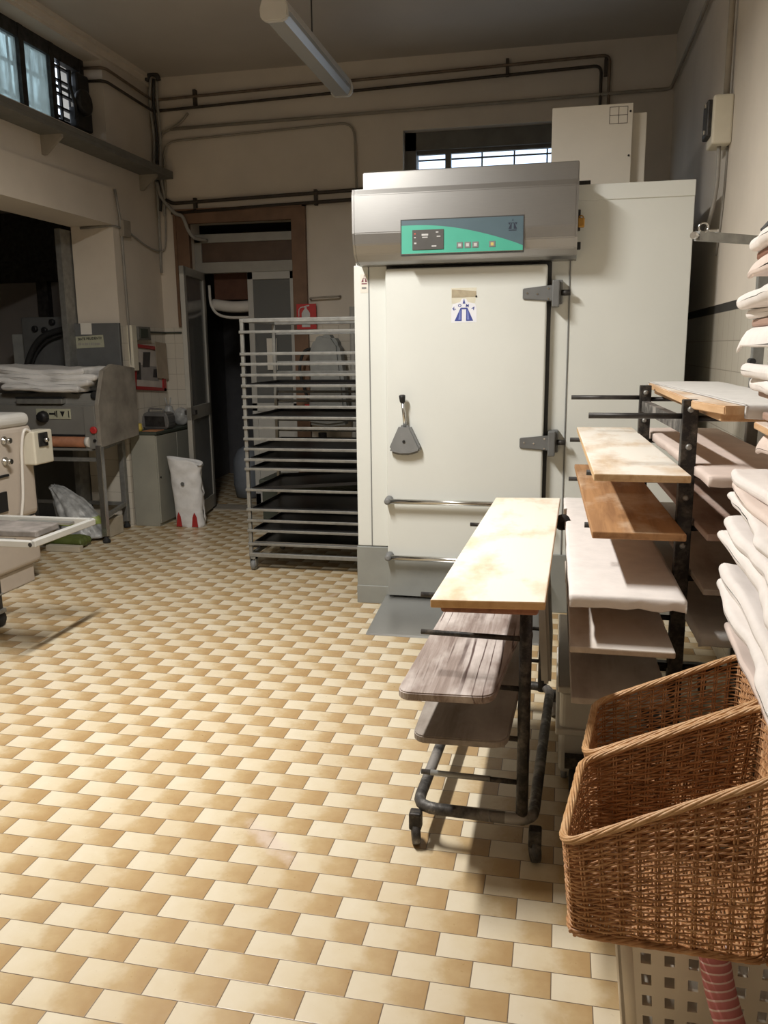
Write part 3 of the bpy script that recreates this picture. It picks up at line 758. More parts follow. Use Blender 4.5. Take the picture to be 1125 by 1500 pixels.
for k in (-1, 1): bb.poly([(-.283+k*q*.034, yp-.0042, 2.212+z*.034) for q, z in ((.30, .40), (.72, .34), (.52, .0))], (0, -.0008, 0))
bb.poly([(-.283+q*.034, yp-.0042, 2.212+z*.034) for q, z in ((-.6, -.72), (.6, -.72), (.6, -.86), (-.6, -.86))], (0, -.0008, 0)); bb.build('emblem_rays', 'logo_dark', fp)
# sticker with the maker's name on the door, tape above it, and the small label on the post
sx, sz = -.558, 1.772
st = MB().poly([(sx-.072, yf, sz-.058), (sx+.072, yf, sz-.058), (sx+.072, yf, sz+.02), (sx+.062, yf, sz+.045), (sx+.022, yf, sz+.055), (sx+.012, yf, sz+.074), (sx-.012, yf, sz+.074), (sx-.022, yf, sz+.055), (sx-.062, yf, sz+.045), (sx-.072, yf, sz+.02)], (0, -.0008, 0)).build('name_sticker', 'sticker_white', d)
emblem(sx, sz-.002, .078, yf-.0009, st, 'logo_blue', 'logo_blue_light')
for ch, dx, dz, a in (('K', -.056, .018, .6), ('O', -.024, .0355, .2), ('M', .019, .034, -.15), ('A', .053, .020, -.6)):
    text('letter', ch, .0225, (sx+dx, yf-.0012, sz+dz), 'logo_blue', st, (math.cos(a), 0, math.sin(a)), (-math.sin(a), 0, math.cos(a)), .0004, .0009)
MB().poly([(-.628, yf, 1.82), (-.632, yf, 1.905), (-.487, yf, 1.905), (-.495, yf, 1.82)], (0, -.0006, 0)).build('old_label', 'tape_pale', d)
MB().poly([(-.628, yf-.0006, 1.852), (-.627, yf-.0006, 1.898), (-.49, yf-.0006, 1.886), (-.488, yf-.0006, 1.855)], (0, -.0012, 0)).build('tape_strip', 'tape_tan', d)
MB().box(-.494, -.484, yf-.004, yf, 1.852, 1.862, .002).build('pin', 'dark_steel', d)
pl = MB().poly([(-1.176, YC+.002, 1.895), (-1.127, YC+.002, 1.895), (-1.127, YC+.002, 1.99), (-1.14, YC+.002, 2.005), (-1.176, YC+.002, 2.0)], (0, -.0012, 0)).build('post_label', 'white_paper', t)
emblem(-1.152, 1.972, .026, YC+.0008, pl, 'logo_maroon')
MB().box(-1.168, -1.136, YC-.0005, YC+.001, 1.944, 1.950).build('label_print', 'logo_maroon', pl)
MB().box(-1.167, -1.14, YC-.0005, YC+.001, 1.918, 1.928).build('label_print', 'soft_grey', pl)

# threshold ramp
b = MB().poly([(-1.035, YC-.012, 0), (-1.035, YC-.012, .062), (-1.035, YC-.05, .062), (-1.035, 4.30, .008), (-1.035, 4.285, 0)], (.96, 0, 0), .002)
solo(b, 'ramp', 'ramp_steel', 'flat steel ramp plate on the floor in front of the cold cabinet door', 'ramp', (-.55, 4.6, 0))

# condenser box on top of the cabinet
t = thing('condenser_box', 'cream panelled box standing on top of the white cold cabinet', 'box', (.12, 5.6, 2.437))
MB().box(-.105, .352, 5.30, 5.95, 2.437, 2.945, .004).build('front_panel', 'box_panel', t)
MB().box(.30, .435, 5.36, 5.95, 2.437, 2.905, .004).build('side_panel', 'box_panel', t)
b = MB(); g0, g1, h0, h1 = .222, .322, 2.838, 2.928
for x in (g0, (g0+g1)/2, g1): b.box(x-.0015, x+.0015, 5.2985, 5.301, h0, h1)
for z in (h0, (h0+h1)/2, h1): b.box(g0, g1, 5.2985, 5.301, z-.0015, z+.0015)
b.build('pencilled_grid', 'pencil', t)
for z in (2.66, 2.90): MB().cyl((.337, 5.30, z), (.337, 5.294, z), .006, 8).build('screw', 'dark_steel', t)
MB().lathe([(.10, 0), (.10, .02)], (.05, 5.23, 2.437), 18).build('duct_collar', 'box_panel', t)

# switch box and its cables on the right wall
t = thing('switch_box', 'cream switch box with dark cover high on the right wall', 'switch box', (XR, 4.93, 2.75))
MB().box(XR-.10, XR, 4.84, 5.02, 2.60, 2.84, .012, 3).build('housing', 'cream_box', t)
cv = MB().box(XR-.125, XR-.095, 4.87, 5.01, 2.645, 2.825, .008).build('cover', 'dark_steel', t)
for z in (2.67, 2.80): MB().box(XR-.135, XR-.12, 4.90, 4.93, z-.01, z+.01).build('clip', 'chrome', cv)
b = MB().cyl((XR-.03, 4.91, 2.84), (XR-.03, 4.91, ZC), .016, 10)
solo(b, 'conduit', 'conduit_grey', 'vertical conduit rising from the cream switch box to the ceiling', 'pipe')
b = MB().tube(sm([(XR-.05, 4.91, 2.60), (XR-.05, 4.90, 2.42), (XR-.06, 4.96, 2.27), (XR-.07, 5.15, 2.18), (XR-.08, 5.45, 2.26), (XR-.10, 5.65, 2.42), (.66, 5.8, 2.455)]), .011, 8)
solo(b, 'cable', 'cable_grey', 'grey cable looping from the switch box to the cold cabinet roof', 'cable')
b = MB().tube(sm([(XR-.006, 4.92, 2.60), (XR-.006, 4.93, 2.4), (XR-.006, 4.98, 2.2), (XR-.006, 5.06, 2.06)]), .006, 6)
solo(b, 'cable', 'cable_grey', 'thin cable hanging straight down from the switch box', 'cable')

# ================================================================== TALL TRAY RACK
RX0, RX1, RY0, RY1 = -2.185, -1.30, 5.48, 6.16
t = thing('tray_rack', 'tall wheeled steel tray rack standing left of the cold cabinet', 'tray rack', ((RX0+RX1)/2, (RY0+RY1)/2, 0))
for x in (RX0+.015, RX1-.015):
    for y in (RY0+.015, RY1-.015): MB().box(x-.013, x+.013, y-.013, y+.013, .115, 1.785, .004).build('post', 'galvanised', t)
b = MB()
for y in (RY0+.015, RY1-.015):
    b.box(RX0, RX1, y-.013, y+.013, 1.757, 1.785, .004); b.box(RX0, RX1, y-.013, y+.013, .10, .13, .004)
for x in (RX0+.015, RX1-.015):
    b.box(x-.013, x+.013, RY0, RY1, 1.76, 1.782, .004); b.box(x-.013, x+.013, RY0, RY1, .10, .13, .004)
b.build('frame', 'galvanised', t)
lv = [1.694, 1.546, 1.476, 1.402, 1.328, 1.253, 1.183, 1.108, 1.037, .958, .887, .812, .745, .595, .451, .372, .298, .20]
for z in lv:
    MB().box(RX0, RX1, RY0-.012, RY0+.004, z-.009, z+.009, .002).box(RX0, RX1, RY0-.012, RY0+.03, z-.009, z-.006).build('runner', 'galvanised', t)
    MB().box(RX0, RX1, RY1-.004, RY1+.012, z-.009, z+.009, .002).box(RX0, RX1, RY1-.03, RY1+.012, z-.009, z-.006).build('runner', 'galvanised', t)
for x in (RX0+.03, RX1-.03):
    for y in (RY0+.02, RY1-.02):
        c = MB().lathe([(.005, -.016), (.036, -.014), (.038, 0), (.036, .014), (.005, .016)], (x, y, .039), 18, (1, 0, 0)).build('caster', 'soft_grey', t)
        MB().box(x-.024, x-.019, y-.022, y+.022, .035, .10).box(x+.019, x+.024, y-.022, y+.022, .035, .10).box(x-.024, x+.024, y-.022, y+.022, .085, .10).build('caster_fork', 'galvanised', c)
MB().box(RX0-.05, RX0+.02, RY0+.2, RY0+.23, .12, .145, .004).build('bump_stop', 'dark_steel', t)
def tray(z, mat, label, tilt=0.0, lip=.022, grp=None):
    b = MB(); x0, x1, y0, y1 = RX0+.045, RX1-.04, RY0+.008, RY1-.008
    zz = lambda x: z+tilt*(x-x0)/(x1-x0)
    b.hexa([(x0, y0, zz(x0)), (x1, y0, zz(x1)), (x1, y1, zz(x1)), (x0, y1, zz(x0)), (x0, y0, zz(x0)+.003), (x1, y0, zz(x1)+.003), (x1, y1, zz(x1)+.003), (x0, y1, zz(x0)+.003)])
    for p, q in (((x0, y0), (x1, y0)), ((x0, y1), (x1, y1)), ((x0, y0), (x0, y1)), ((x1, y0), (x1, y1))):
        b.bar((p[0], p[1], zz(p[0])+lip/2), (q[0], q[1], zz(q[0])+lip/2), .005, lip)
    return solo(b, 'baking_tray', mat, label, 'tray', ((x0+x1)/2, (y0+y1)/2, z), 'baking trays on the tall rack')
for z, lb, tl in ((1.328, 'black baking tray edge-on at eye level, topmost one in the tray rack', 0), (1.108, 'black baking tray second from the top in the tray rack', 0), (.887, 'uppermost of the three black trays packed close at mid height of the rack', 0),
                  (.812, 'middle of the three black trays packed close at mid height of the rack', 0), (.745, 'lowest of the three black trays packed close at mid height of the rack', 0),
                  (.595, 'black baking tray sitting tilted, raised at its right end', .06), (.451, 'black baking tray just under the tilted one', 0), (.298, 'black baking tray directly over the bright grey bottom tray', 0)):
    tray(z-.006, 'tray_black', lb, tl)
tray(.188, 'tray_grey', 'grey metal tray lowest in the rack, just above the casters', 0, .03)

# ------------------------------------------------------------------ behind the rack: sign, extinguisher
t = thing('extinguisher_sign', 'red fire extinguisher sign on the doorway casing', 'sign', (-2.33, YB-.045, 1.87))
MB().box(-2.435, -2.245, YB-.055, YB-.048, 1.755, 1.985, .001).build('panel', 'red', t)
ys = YB-.0555
b = MB().poly([(x, ys, z) for x, z in ((-2.385, 1.775), (-2.305, 1.775), (-2.305, 1.90), (-2.32, 1.925), (-2.335, 1.94), (-2.335, 1.955), (-2.355, 1.955), (-2.355, 1.94), (-2.37, 1.925), (-2.385, 1.90))], (0, -.001, 0))
b.poly([(x, ys, z) for x, z in ((-2.36, 1.955), (-2.31, 1.965), (-2.31, 1.975), (-2.36, 1.965))], (0, -.001, 0))
b.tube(sm([(-2.345, ys, 1.955), (-2.385, ys, 1.955), (-2.41, ys, 1.93), (-2.412, ys, 1.87)]), .005, 6)
b.build('pictogram', 'print_light', t)
t = thing('fire_extinguisher', 'fire extinguisher in a grey cover behind the tray rack', 'extinguisher', (-2.17, YB-.12, .80))
b = MB().poly([(p.x, 7.28, p.z) for p in [on(x, y, Y=7.28) for x, y in ((470, 489), (486, 491), (496, 505), (503, 560), (509, 622), (480, 626), (450, 622), (454, 560), (452, 515), (458, 497))]], (0, .18, 0), .03)
b.build('grey_cover', 'shroud_grey', t)
MB().tube(sm([(-2.22, YB-.2, 1.58), (-2.32, YB-.22, 1.55), (-2.36, YB-.24, 1.40), (-2.33, YB-.24, 1.25), (-2.29, YB-.24, 1.12)]), .014, 8).build('hose', 'black_rubber', t)
MB().cyl((-2.27, YB-.335, .98), (-2.27, YB-.335, 1.08), .022, 12).build('nozzle', 'red', t)
MB().cyl((-2.17, YB-.2, .5), (-2.17, YB-.2, .81), .04, 10).box(-2.19, -2.15, YB-.2, YB, .9, .94).build('wall_hook', 'dark_steel', t)
b = MB().cyl((-1.90, YB-.05, .0), (-1.90, YB-.05, 1.95), .028, 10)
solo(b, 'pipe', 'conduit_white', 'pale vertical pipe on the back wall behind the tray rack', 'pipe')
b = MB().tube(fillet([(-2.30, YB-.02, 2.02), (-2.30, YB-.07, 2.035), (-2.02, YB-.07, 2.045), (-2.02, YB-.02, 2.05)], .03), .009, 8)
solo(b, 'towel_rail', 'conduit_grey', 'short grey rail beside the red extinguisher sign', 'rail')
b = MB().box(-2.62, -1.75, 6.95, 7.35, .04, .40, .01).box(-2.64, -1.73, 6.93, 7.37, .36, .43, .01).box(-2.6, -2.5, 6.97, 7.33, 0, .05).box(-1.87, -1.77, 6.97, 7.33, 0, .05)
solo(b, 'storage_chest', 'dark_green', 'low dark chest on the floor behind the tray rack', 'chest', (-2.2, 7.15, 0))

# ================================================================== RACKS AND BOARDS ON THE RIGHT
# --- low cantilever bench rack in the middle
t = thing('bench_rack', 'low dark tubular rack on casters carrying proving boards', 'rack', (-.2, 2.9, 0))
NP, FP = V(-.083, 2.39, 0), V(-.045, 3.43, 0)
dirn = (FP-NP).normalized(); side = V(-dirn.y, dirn.x, 0)     # points to the left
def BR(s, y, z): return NP+dirn*y+side*s+V(0, 0, z)
LB = (FP-NP).length
for y in (0, LB): MB().tube([BR(0, y, .11), BR(0, y, .845)], .019, 12).build('post', 'worn_dark', t)
b = MB()
loop = fillet([BR(.10, -.01, .125), BR(-.035, -.01, .125), BR(-.035, LB+.01, .125), BR(.30, LB+.01, .125), BR(.335, LB+.01, .125), BR(.335, -.01, .125), BR(.05, -.01, .125)], .07)
b.tube(loop, .019, 12); b.build('base_frame', 'worn_paint', t)
for z in (.835, .715, .555, .39, .245):
    for y in (0, LB):
        if z == .715 and y == LB: continue
        MB().tube([BR(-.01, y, z), BR(.32, y, z)], .0085, 8).build('rod', 'worn_dark', t)
MB().tube([BR(.29, 0, .245), BR(.10, 0, .246)], .0092, 8).build('rod_sleeve', 'galvanised', t)
for s, y in ((.335, -.02), (-.045, -.03), (.335, LB+.0), (-.05, LB+.0)):
    c = MB().lathe([(.004, -.015), (.037, -.012), (.039, 0), (.037, .012), (.004, .015)], BR(s, y, .04), 16, (1, .3, 0)).build('caster', 'worn_paint', t)
    MB().box(*[q for i in range(2) for q in (BR(s, y, 0)[i]-.02, BR(s, y, 0)[i]+.02)], .055, .115, .006).build('caster_fork', 'worn_dark', c)
MB().lathe([(.004, 0), (.03, .006), (.036, .02), (.03, .036), (.004, .04)], (.012, 3.52, .845), 14, (.4, -1, 0)).build('end_knob', 'black_rubber', t)

def board(c, z0, z1, mat, label, group='proving boards', bev=.004):
    b = MB().quad(c, z0, z1, bev); x = sum(q[0] for q in c)/4; y = sum(q[1] for q in c)/4
    o = solo(b, 'proving_board', mat, label, 'board', (x, y, z0), group); return o
def rboard(c, z0, z1, mat, label, r=.05, n=5, warp=0):
    """board with rounded near corners"""
    A, B, C, D = [V(q[0], q[1], 0) for q in c]; pts = []
    def corner(p, q, s):
        u, w = (p-q).normalized()*r, (s-q).normalized()*r
        for i in range(n+1):
            k = i/n; pts.append((q+u)*(1-k)**2+q*2*k*(1-k)+(q+w)*k*k)
    corner(D, A, B); corner(A, B, C); pts += [C, D]
    b = MB().poly([(p.x, p.y, z0) for p in pts], (0, 0, z1-z0), .004)
    ce = (A+B+C+D)/4
    return solo(b, 'proving_board', mat, label, 'board', (ce.x, ce.y, z0), 'proving boards')
TZ = .9
tb = board([(-.334, 2.14), (-.026, 2.172), (.008, 3.765), (-.28, 3.735)], .878, .902, 'wood_bench', 'clean bright floured board lying on top of the low rack')
board([(-.315, 2.20), (-.045, 2.215), (-.01, 3.70), (-.29, 3.70)], .846, .8765, 'wood_red', 'reddish worn board directly under the bright top board of the low rack', bev=.009)
rboard([(-.448, 2.215), (-.165, 2.232), (-.075, 3.32), (-.40, 3.32)], .566, .592, 'wood_weathered', 'weathered grey plank with dark cracks jutting out of the low rack')
rboard([(-.413, 2.285), (-.128, 2.295), (-.085, 3.30), (-.412, 3.30)], .400, .424, 'wood_grey_shaded', 'pale grey split board lowest on the low rack, under the weathered plank')

# --- double-sided board rack
t = thing('board_rack', 'dark steel board rack with rods on both sides, carrying floured boards', 'rack', (.38, 3.3, 0))
PN, PF = V(.403, 2.80, 0), V(.357, 3.80, 0)
for p in (PN, PF):
    po = MB().box(p.x-.024, p.x+.024, p.y-.022, p.y+.022, .12, 1.405, .003).build('post', 'worn_dark', t)
    for z in (1.375, 1.255, 1.09, .93): MB().lathe([(.011, 0), (.010, .006), (.005, .010)], (p.x, p.y-.022, z), 10, (0, -1, 0)).build('bolt', 'galvanised', po)
MB().bar(PN+V(0, 0, 1.315), PF+V(0, 0, 1.315), .03, .045).build('top_rail', 'worn_paint', t)
MB().bar(PN+V(0, 0, .14), PF+V(0, 0, .14), .05, .045).bar((.05, 2.80, .12), (.72, 2.80, .12), .04, .04).bar((.02, 3.80, .12), (.70, 3.80, .12), .04, .04).build('base_frame', 'worn_dark', t)
for x, y in ((.08, 2.80), (.69, 2.80), (.05, 3.80), (.67, 3.80)):
    MB().lathe([(.004, -.015), (.046, -.012), (.048, 0), (.046, .012), (.004, .015)], (x, y, .05), 16, (1, 0, 0)).build('caster', 'black_rubber', t)
RZ = (1.352, 1.163, .985, .815, .675, .505)
for z in RZ:
    for p in (PN, PF):
        MB().tube([(p.x-.315, p.y, z), (p.x, p.y, z)], .0095, 8).build('rod', 'dark_steel', t)
        if z != RZ[0]: MB().tube([(p.x, p.y, z), (p.x+.31, p.y, z)], .0095, 8).build('rod', 'dark_steel', t)
        else: MB().tube([(p.x, p.y, 1.345), (p.x+.31, p.y, 1.345)], .0095, 8).build('rod', 'dark_steel', t)
LY0, LY1 = 2.55, 4.05
lefts = [(1.1735, 1.197, (.102, .383, .075, .330), 'wood_floured', 'floured wooden board, uppermost on the left arms of the board rack', 2.55),
         (.9955, 1.018, (.104, .380, .070, .330), 'wood_tan', 'orange-tan bare board second from the top on the left arms', 2.55),
         (.8255, .848, (.054, .362, .040, .330), 'wood_edge_light', 'board hidden under the frayed white cloth on the left arms', 2.44),
         (.6855, .705, (.046, .345, .035, .325), 'wood_pale', 'pale board under the cloth-covered one, a strip of light at its front', 2.38),
         (.5155, .537, (.056, .345, .040, .325), 'wood_grey_pale', 'pale board lowest on the left arms, in shade behind the far wicker basket', 2.40)]
for z0, z1, (a, c, e, f), mt, lb, yy in lefts:
    board([(a, yy), (c, yy), (f, LY1), (e, LY1)], z0, z1, mt, lb)
b = drape(MB(), [(.048, 2.425), (.366, 2.425), (.332, 4.06), (.032, 4.06)], .849, .035, .026, .035, .02, 5, .009)
solo(b, 'cloth_cover', 'cloth_white', 'white frayed cloth draped over the middle left board of the board rack', 'cloth', (.2, 3.3, .85))
rights = [(1.355, 1.378, (.455, .73, .42, .70), 'wood_edge_light', 'lower of the two boards stacked on top of the board rack'),
          (1.1735, 1.192, (.445, .73, .40, .70), 'wood_pink', 'board wrapped in cloth below the two stacked top boards'),
          (.9955, 1.018, (.44, .73, .40, .70), 'wood_pink', 'pinkish bare board on the right arms behind the cloth piles'),
          (.8255, .845, (.44, .73, .40, .70), 'wood_grey_pale', 'dim grey board deep in shade on the right arms'),
          (.6855, .705, (.44, .73, .40, .70), 'wood_grey_pale', 'pale board low on the right arms above the far wicker basket')]
for z0, z1, (a, c, e, f), mt, lb in rights:
    board([(a, LY0+.02), (c, LY0+.02), (f, LY1), (e, LY1)], z0, z1, mt, lb)
b = MB().poly([(x, y, 1.379) for x, y in ((.452, 2.50), (.73, 2.50), (.70, 4.06), (.395, 4.06), (.402, 2.72))], (0, 0, .026), .003)
solo(b, 'proving_board', 'wood_edge_light', 'upper of the two boards stacked on the board rack, corner cut off', 'board', (.57, 3.3, 1.379), 'proving boards')
b = drape(MB(), [(.51, 2.49), (.735, 2.49), (.705, 4.07), (.40, 4.07)], 1.4065, .038, .0, .03, .02, 15, .005)
solo(b, 'cloth_cover', 'cloth_cool', 'white cloth laid over the topmost board of the board rack', 'cloth', (.6, 3.3, 1.405))
b = drape(MB(), [(.438, 2.55), (.735, 2.55), (.705, 4.06), (.395, 4.06)], 1.193, .03, .03, .02, .02, 25, .007)
solo(b, 'cloth_cover', 'cloth_pinkish', 'pale cloth wrapped around the second right board of the board rack', 'cloth', (.58, 3.3, 1.193))
b = drape(MB(), [(.438, 2.55), (.735, 2.55), (.705, 4.06), (.395, 4.06)], .706, .035, .03, .02, .02, 35, .007)
solo(b, 'cloth_cover', 'cloth_cool', 'greyish cloth over the low right board just above the far wicker basket', 'cloth', (.58, 3.3, .706))

# --- plastic bin standing under the board rack
t = thing('plastic_bin', 'whitish plastic dough bin under the left arms of the board rack', 'bin', (.15, 3.0, 0))
MB().box(.028, .312, 2.845, 3.66, .045, .36, .02, 3).build('tub', 'bin_plastic', t)
MB().box(.014, .322, 2.83, 3.68, .20, .225, .006).box(.018, .320, 2.835, 3.67, .36, .385, .006).build('rim', 'bin_plastic', t)
for x in (.05, .28):
    for y in (2.9, 3.6): MB().lathe([(.004, -.012), (.022, -.01), (.0225, 0), (.022, .01), (.004, .012)], (x, y, .0235), 12, (1, 0, 0)).build('caster', 'soft_grey', t)
b = MB().poly([(-.040, 2.83, .39), (-.065, 2.86, .76), (-.065, 3.37, .76), (-.040, 3.38, .39)], (.035, 0, 0), .01).box(-.078, -.022, 2.85, 3.385, .745, .765, .006)
solo(b, 'plastic_tray', 'bin_plastic', 'white plastic tray standing on edge beside the left boards', 'tray', (-.04, 3.1, .39))

# --- tall rack along the right wall with folded cloths
t = thing('cloth_rack', 'grey steel rack against the right wall holding cloth-wrapped boards', 'rack', (.76, 2.4, 0))
for y in (1.10, 2.20, 3.62): MB().box(.742, .785, y-.02, y+.02, 0, 1.96, .003).build('post', 'galvanised', t)
for z in (1.90, .16): MB().box(.75, .778, 1.10, 3.62, z-.02, z+.02).build('rail', 'galvanised', t)
SH = [(1.797, 0), (1.622, 0), (1.435, 0), (1.345, 0), (1.125, 0), (1.005, 0), (.862, 0), (.735, 0)]
for z, _ in SH:
    for y in (1.10, 2.20): MB().tube([(.53, y, z-.012), (.75, y, z-.012)], .010, 8).build('arm', 'galvanised', t)
arm = MB().bar((.452, 3.23, 1.955), (.745, 3.60, 1.972), .022, .032).build('swing_arm', 'galvanised', t)
MB().tube(arc((.475, 3.25, 1.985), .016, 0, 2*PI, 16), .0035, 6).build('ring', 'chrome', arm)
MB().cyl((.435, 3.205, 1.955), (.455, 3.235, 1.955), .012, 10).build('arm_tip', 'chrome', arm)
MB().box(.50, .535, 3.30, 3.34, 1.972, 1.985, .003).build('clip', 'chrome', arm)
MB().cyl((.735, 3.60, 1.51), (.725, 3.50, 1.51), .012, 10).build('stud', 'black_rubber', t)
SY0, SY1 = .95, 2.46
def wrap(x0, z, th, mat, label, seed, y1=SY1, x1=.735, y0=SY0, slump=.0, rot=.0):
    b = cloth_slab(MB(), [(x0+rot-.03, y0), (x1, y0), (x1, y1), (x0, y1)], z, th, seed, 16, 60, .012, slump)
    return solo(b, 'folded_cloth', mat, label, 'cloth', ((x0+x1)/2, (y0+y1)/2, z), 'folded cloths on the wall rack')
def shelfboard(z, x0, label, mat='wood_edge_light', y1=SY1+.02):
    board([(x0-.02, SY0), (.735, SY0), (.735, y1), (x0, y1)], z, z+.022, mat, label, 'boards on the wall rack', .005)
ROT = -.07
def wr(x0, z, th, mat, label, seed, y1=SY1, slump=.0): return wrap(x0, z, th, mat, label, seed, y1, slump=slump, rot=ROT+.03)
def sb(z, x0, label, mat='wood_edge_light', y1=SY1+.005): 
    board([(x0+ROT, SY0), (.735, SY0), (.735, y1), (x0, y1)], z, z+.02, mat, label, 'boards on the wall rack', .005)
sb(1.797, .50, 'topmost board of the wall rack, between the dark-topped cloth and the roll', 'wood_red')
wr(.478, 1.818, .034, 'cloth_white', 'white folded cloth on the topmost board of the wall rack', 41)
wr(.485, 1.757, .038, 'cloth_pinkish', 'pinkish rolled cloth hanging just below the topmost wall rack board', 42, slump=.012)
b = MB()
for k in range(3): b.tube(sm([(.50+.02*k, 2.40, 1.862), (.53+.01*k, 2.36, 1.895+.01*k), (.56, 2.25, 1.885), (.55, 2.05, 1.875), (.60, 1.8, 1.87), (.58, 1.5, 1.865)]), .012, 8)
solo(b, 'strap_bundle', 'cable_dark', 'dark coiled strap lying on the topmost white cloth of the wall rack', 'strap', (.55, 2.1, 1.86))
sb(1.622, .50, 'board of the wall rack between the spotted cloth and its hanging end', 'wood_pink')
wr(.452, 1.668, .038, 'cloth_white', 'spotted white cloth, upper of two at the height of the black wall stripe', 43)
wr(.490, 1.643, .024, 'cloth_white', 'white cloth pressed under the spotted one at the black wall stripe', 44)
wr(.470, 1.588, .034, 'cloth_white', 'limp white cloth end hanging below the black wall stripe', 45, slump=.03)
sb(1.435, .53, 'board of the wall rack under the two rolled cloths', 'wood_pink')
wr(.492, 1.488, .036, 'cloth_white', 'upper of the two rolled cloths against the wall tiles', 46)
wr(.500, 1.455, .030, 'cloth_white', 'lower of the two rolled cloths against the wall tiles', 47)
sb(1.372, .545, 'thin board edge just below the rolled cloths, upper of two', 'wood_pink')
sb(1.345, .525, 'thin board edge just below the rolled cloths, lower of two', 'wood_edge_light')
wr(.545, 1.292, .046, 'cloth_pinkish', 'pinkish limp cloth hanging under the two thin board edges', 48, slump=.02)
sb(1.125, .49, 'board of the wall rack under the thick pile of three cloths', 'wood_pink')
wr(.478, 1.202, .032, 'cloth_white', 'top cloth of the thick pile of three on the wall rack', 49)
wr(.470, 1.174, .026, 'cloth_pinkish', 'middle cloth of the thick pile of three on the wall rack', 50)
wr(.458, 1.146, .028, 'cloth_white', 'bottom cloth of the thick pile of three on the wall rack', 51)
sb(1.005, .50, 'board of the wall rack under the pile below the three-cloth pile', 'wood_pink')
wr(.462, 1.062, .040, 'cloth_white', 'upper bright cloth in the pile beside the pinkish bare board', 52)
wr(.452, 1.026, .036, 'cloth_white', 'lower bright cloth in the pile beside the pinkish bare board', 53)
sb(.862, .50, 'board of the wall rack under the bright frayed pair of cloths', 'wood_pink')
wr(.462, .918, .042, 'cloth_white', 'upper cloth of the bright frayed pair above the far wicker basket', 54)
wr(.446, .882, .036, 'cloth_white', 'lower cloth of the bright frayed pair above the far wicker basket', 55)
sb(.735, .50, 'lowest board of the wall rack, wrapped in pinkish cloth beside the basket', 'wood_pink')
wr(.482, .757, .022, 'cloth_pinkish', 'smooth pinkish cloth covering the lowest board of the wall rack', 56)

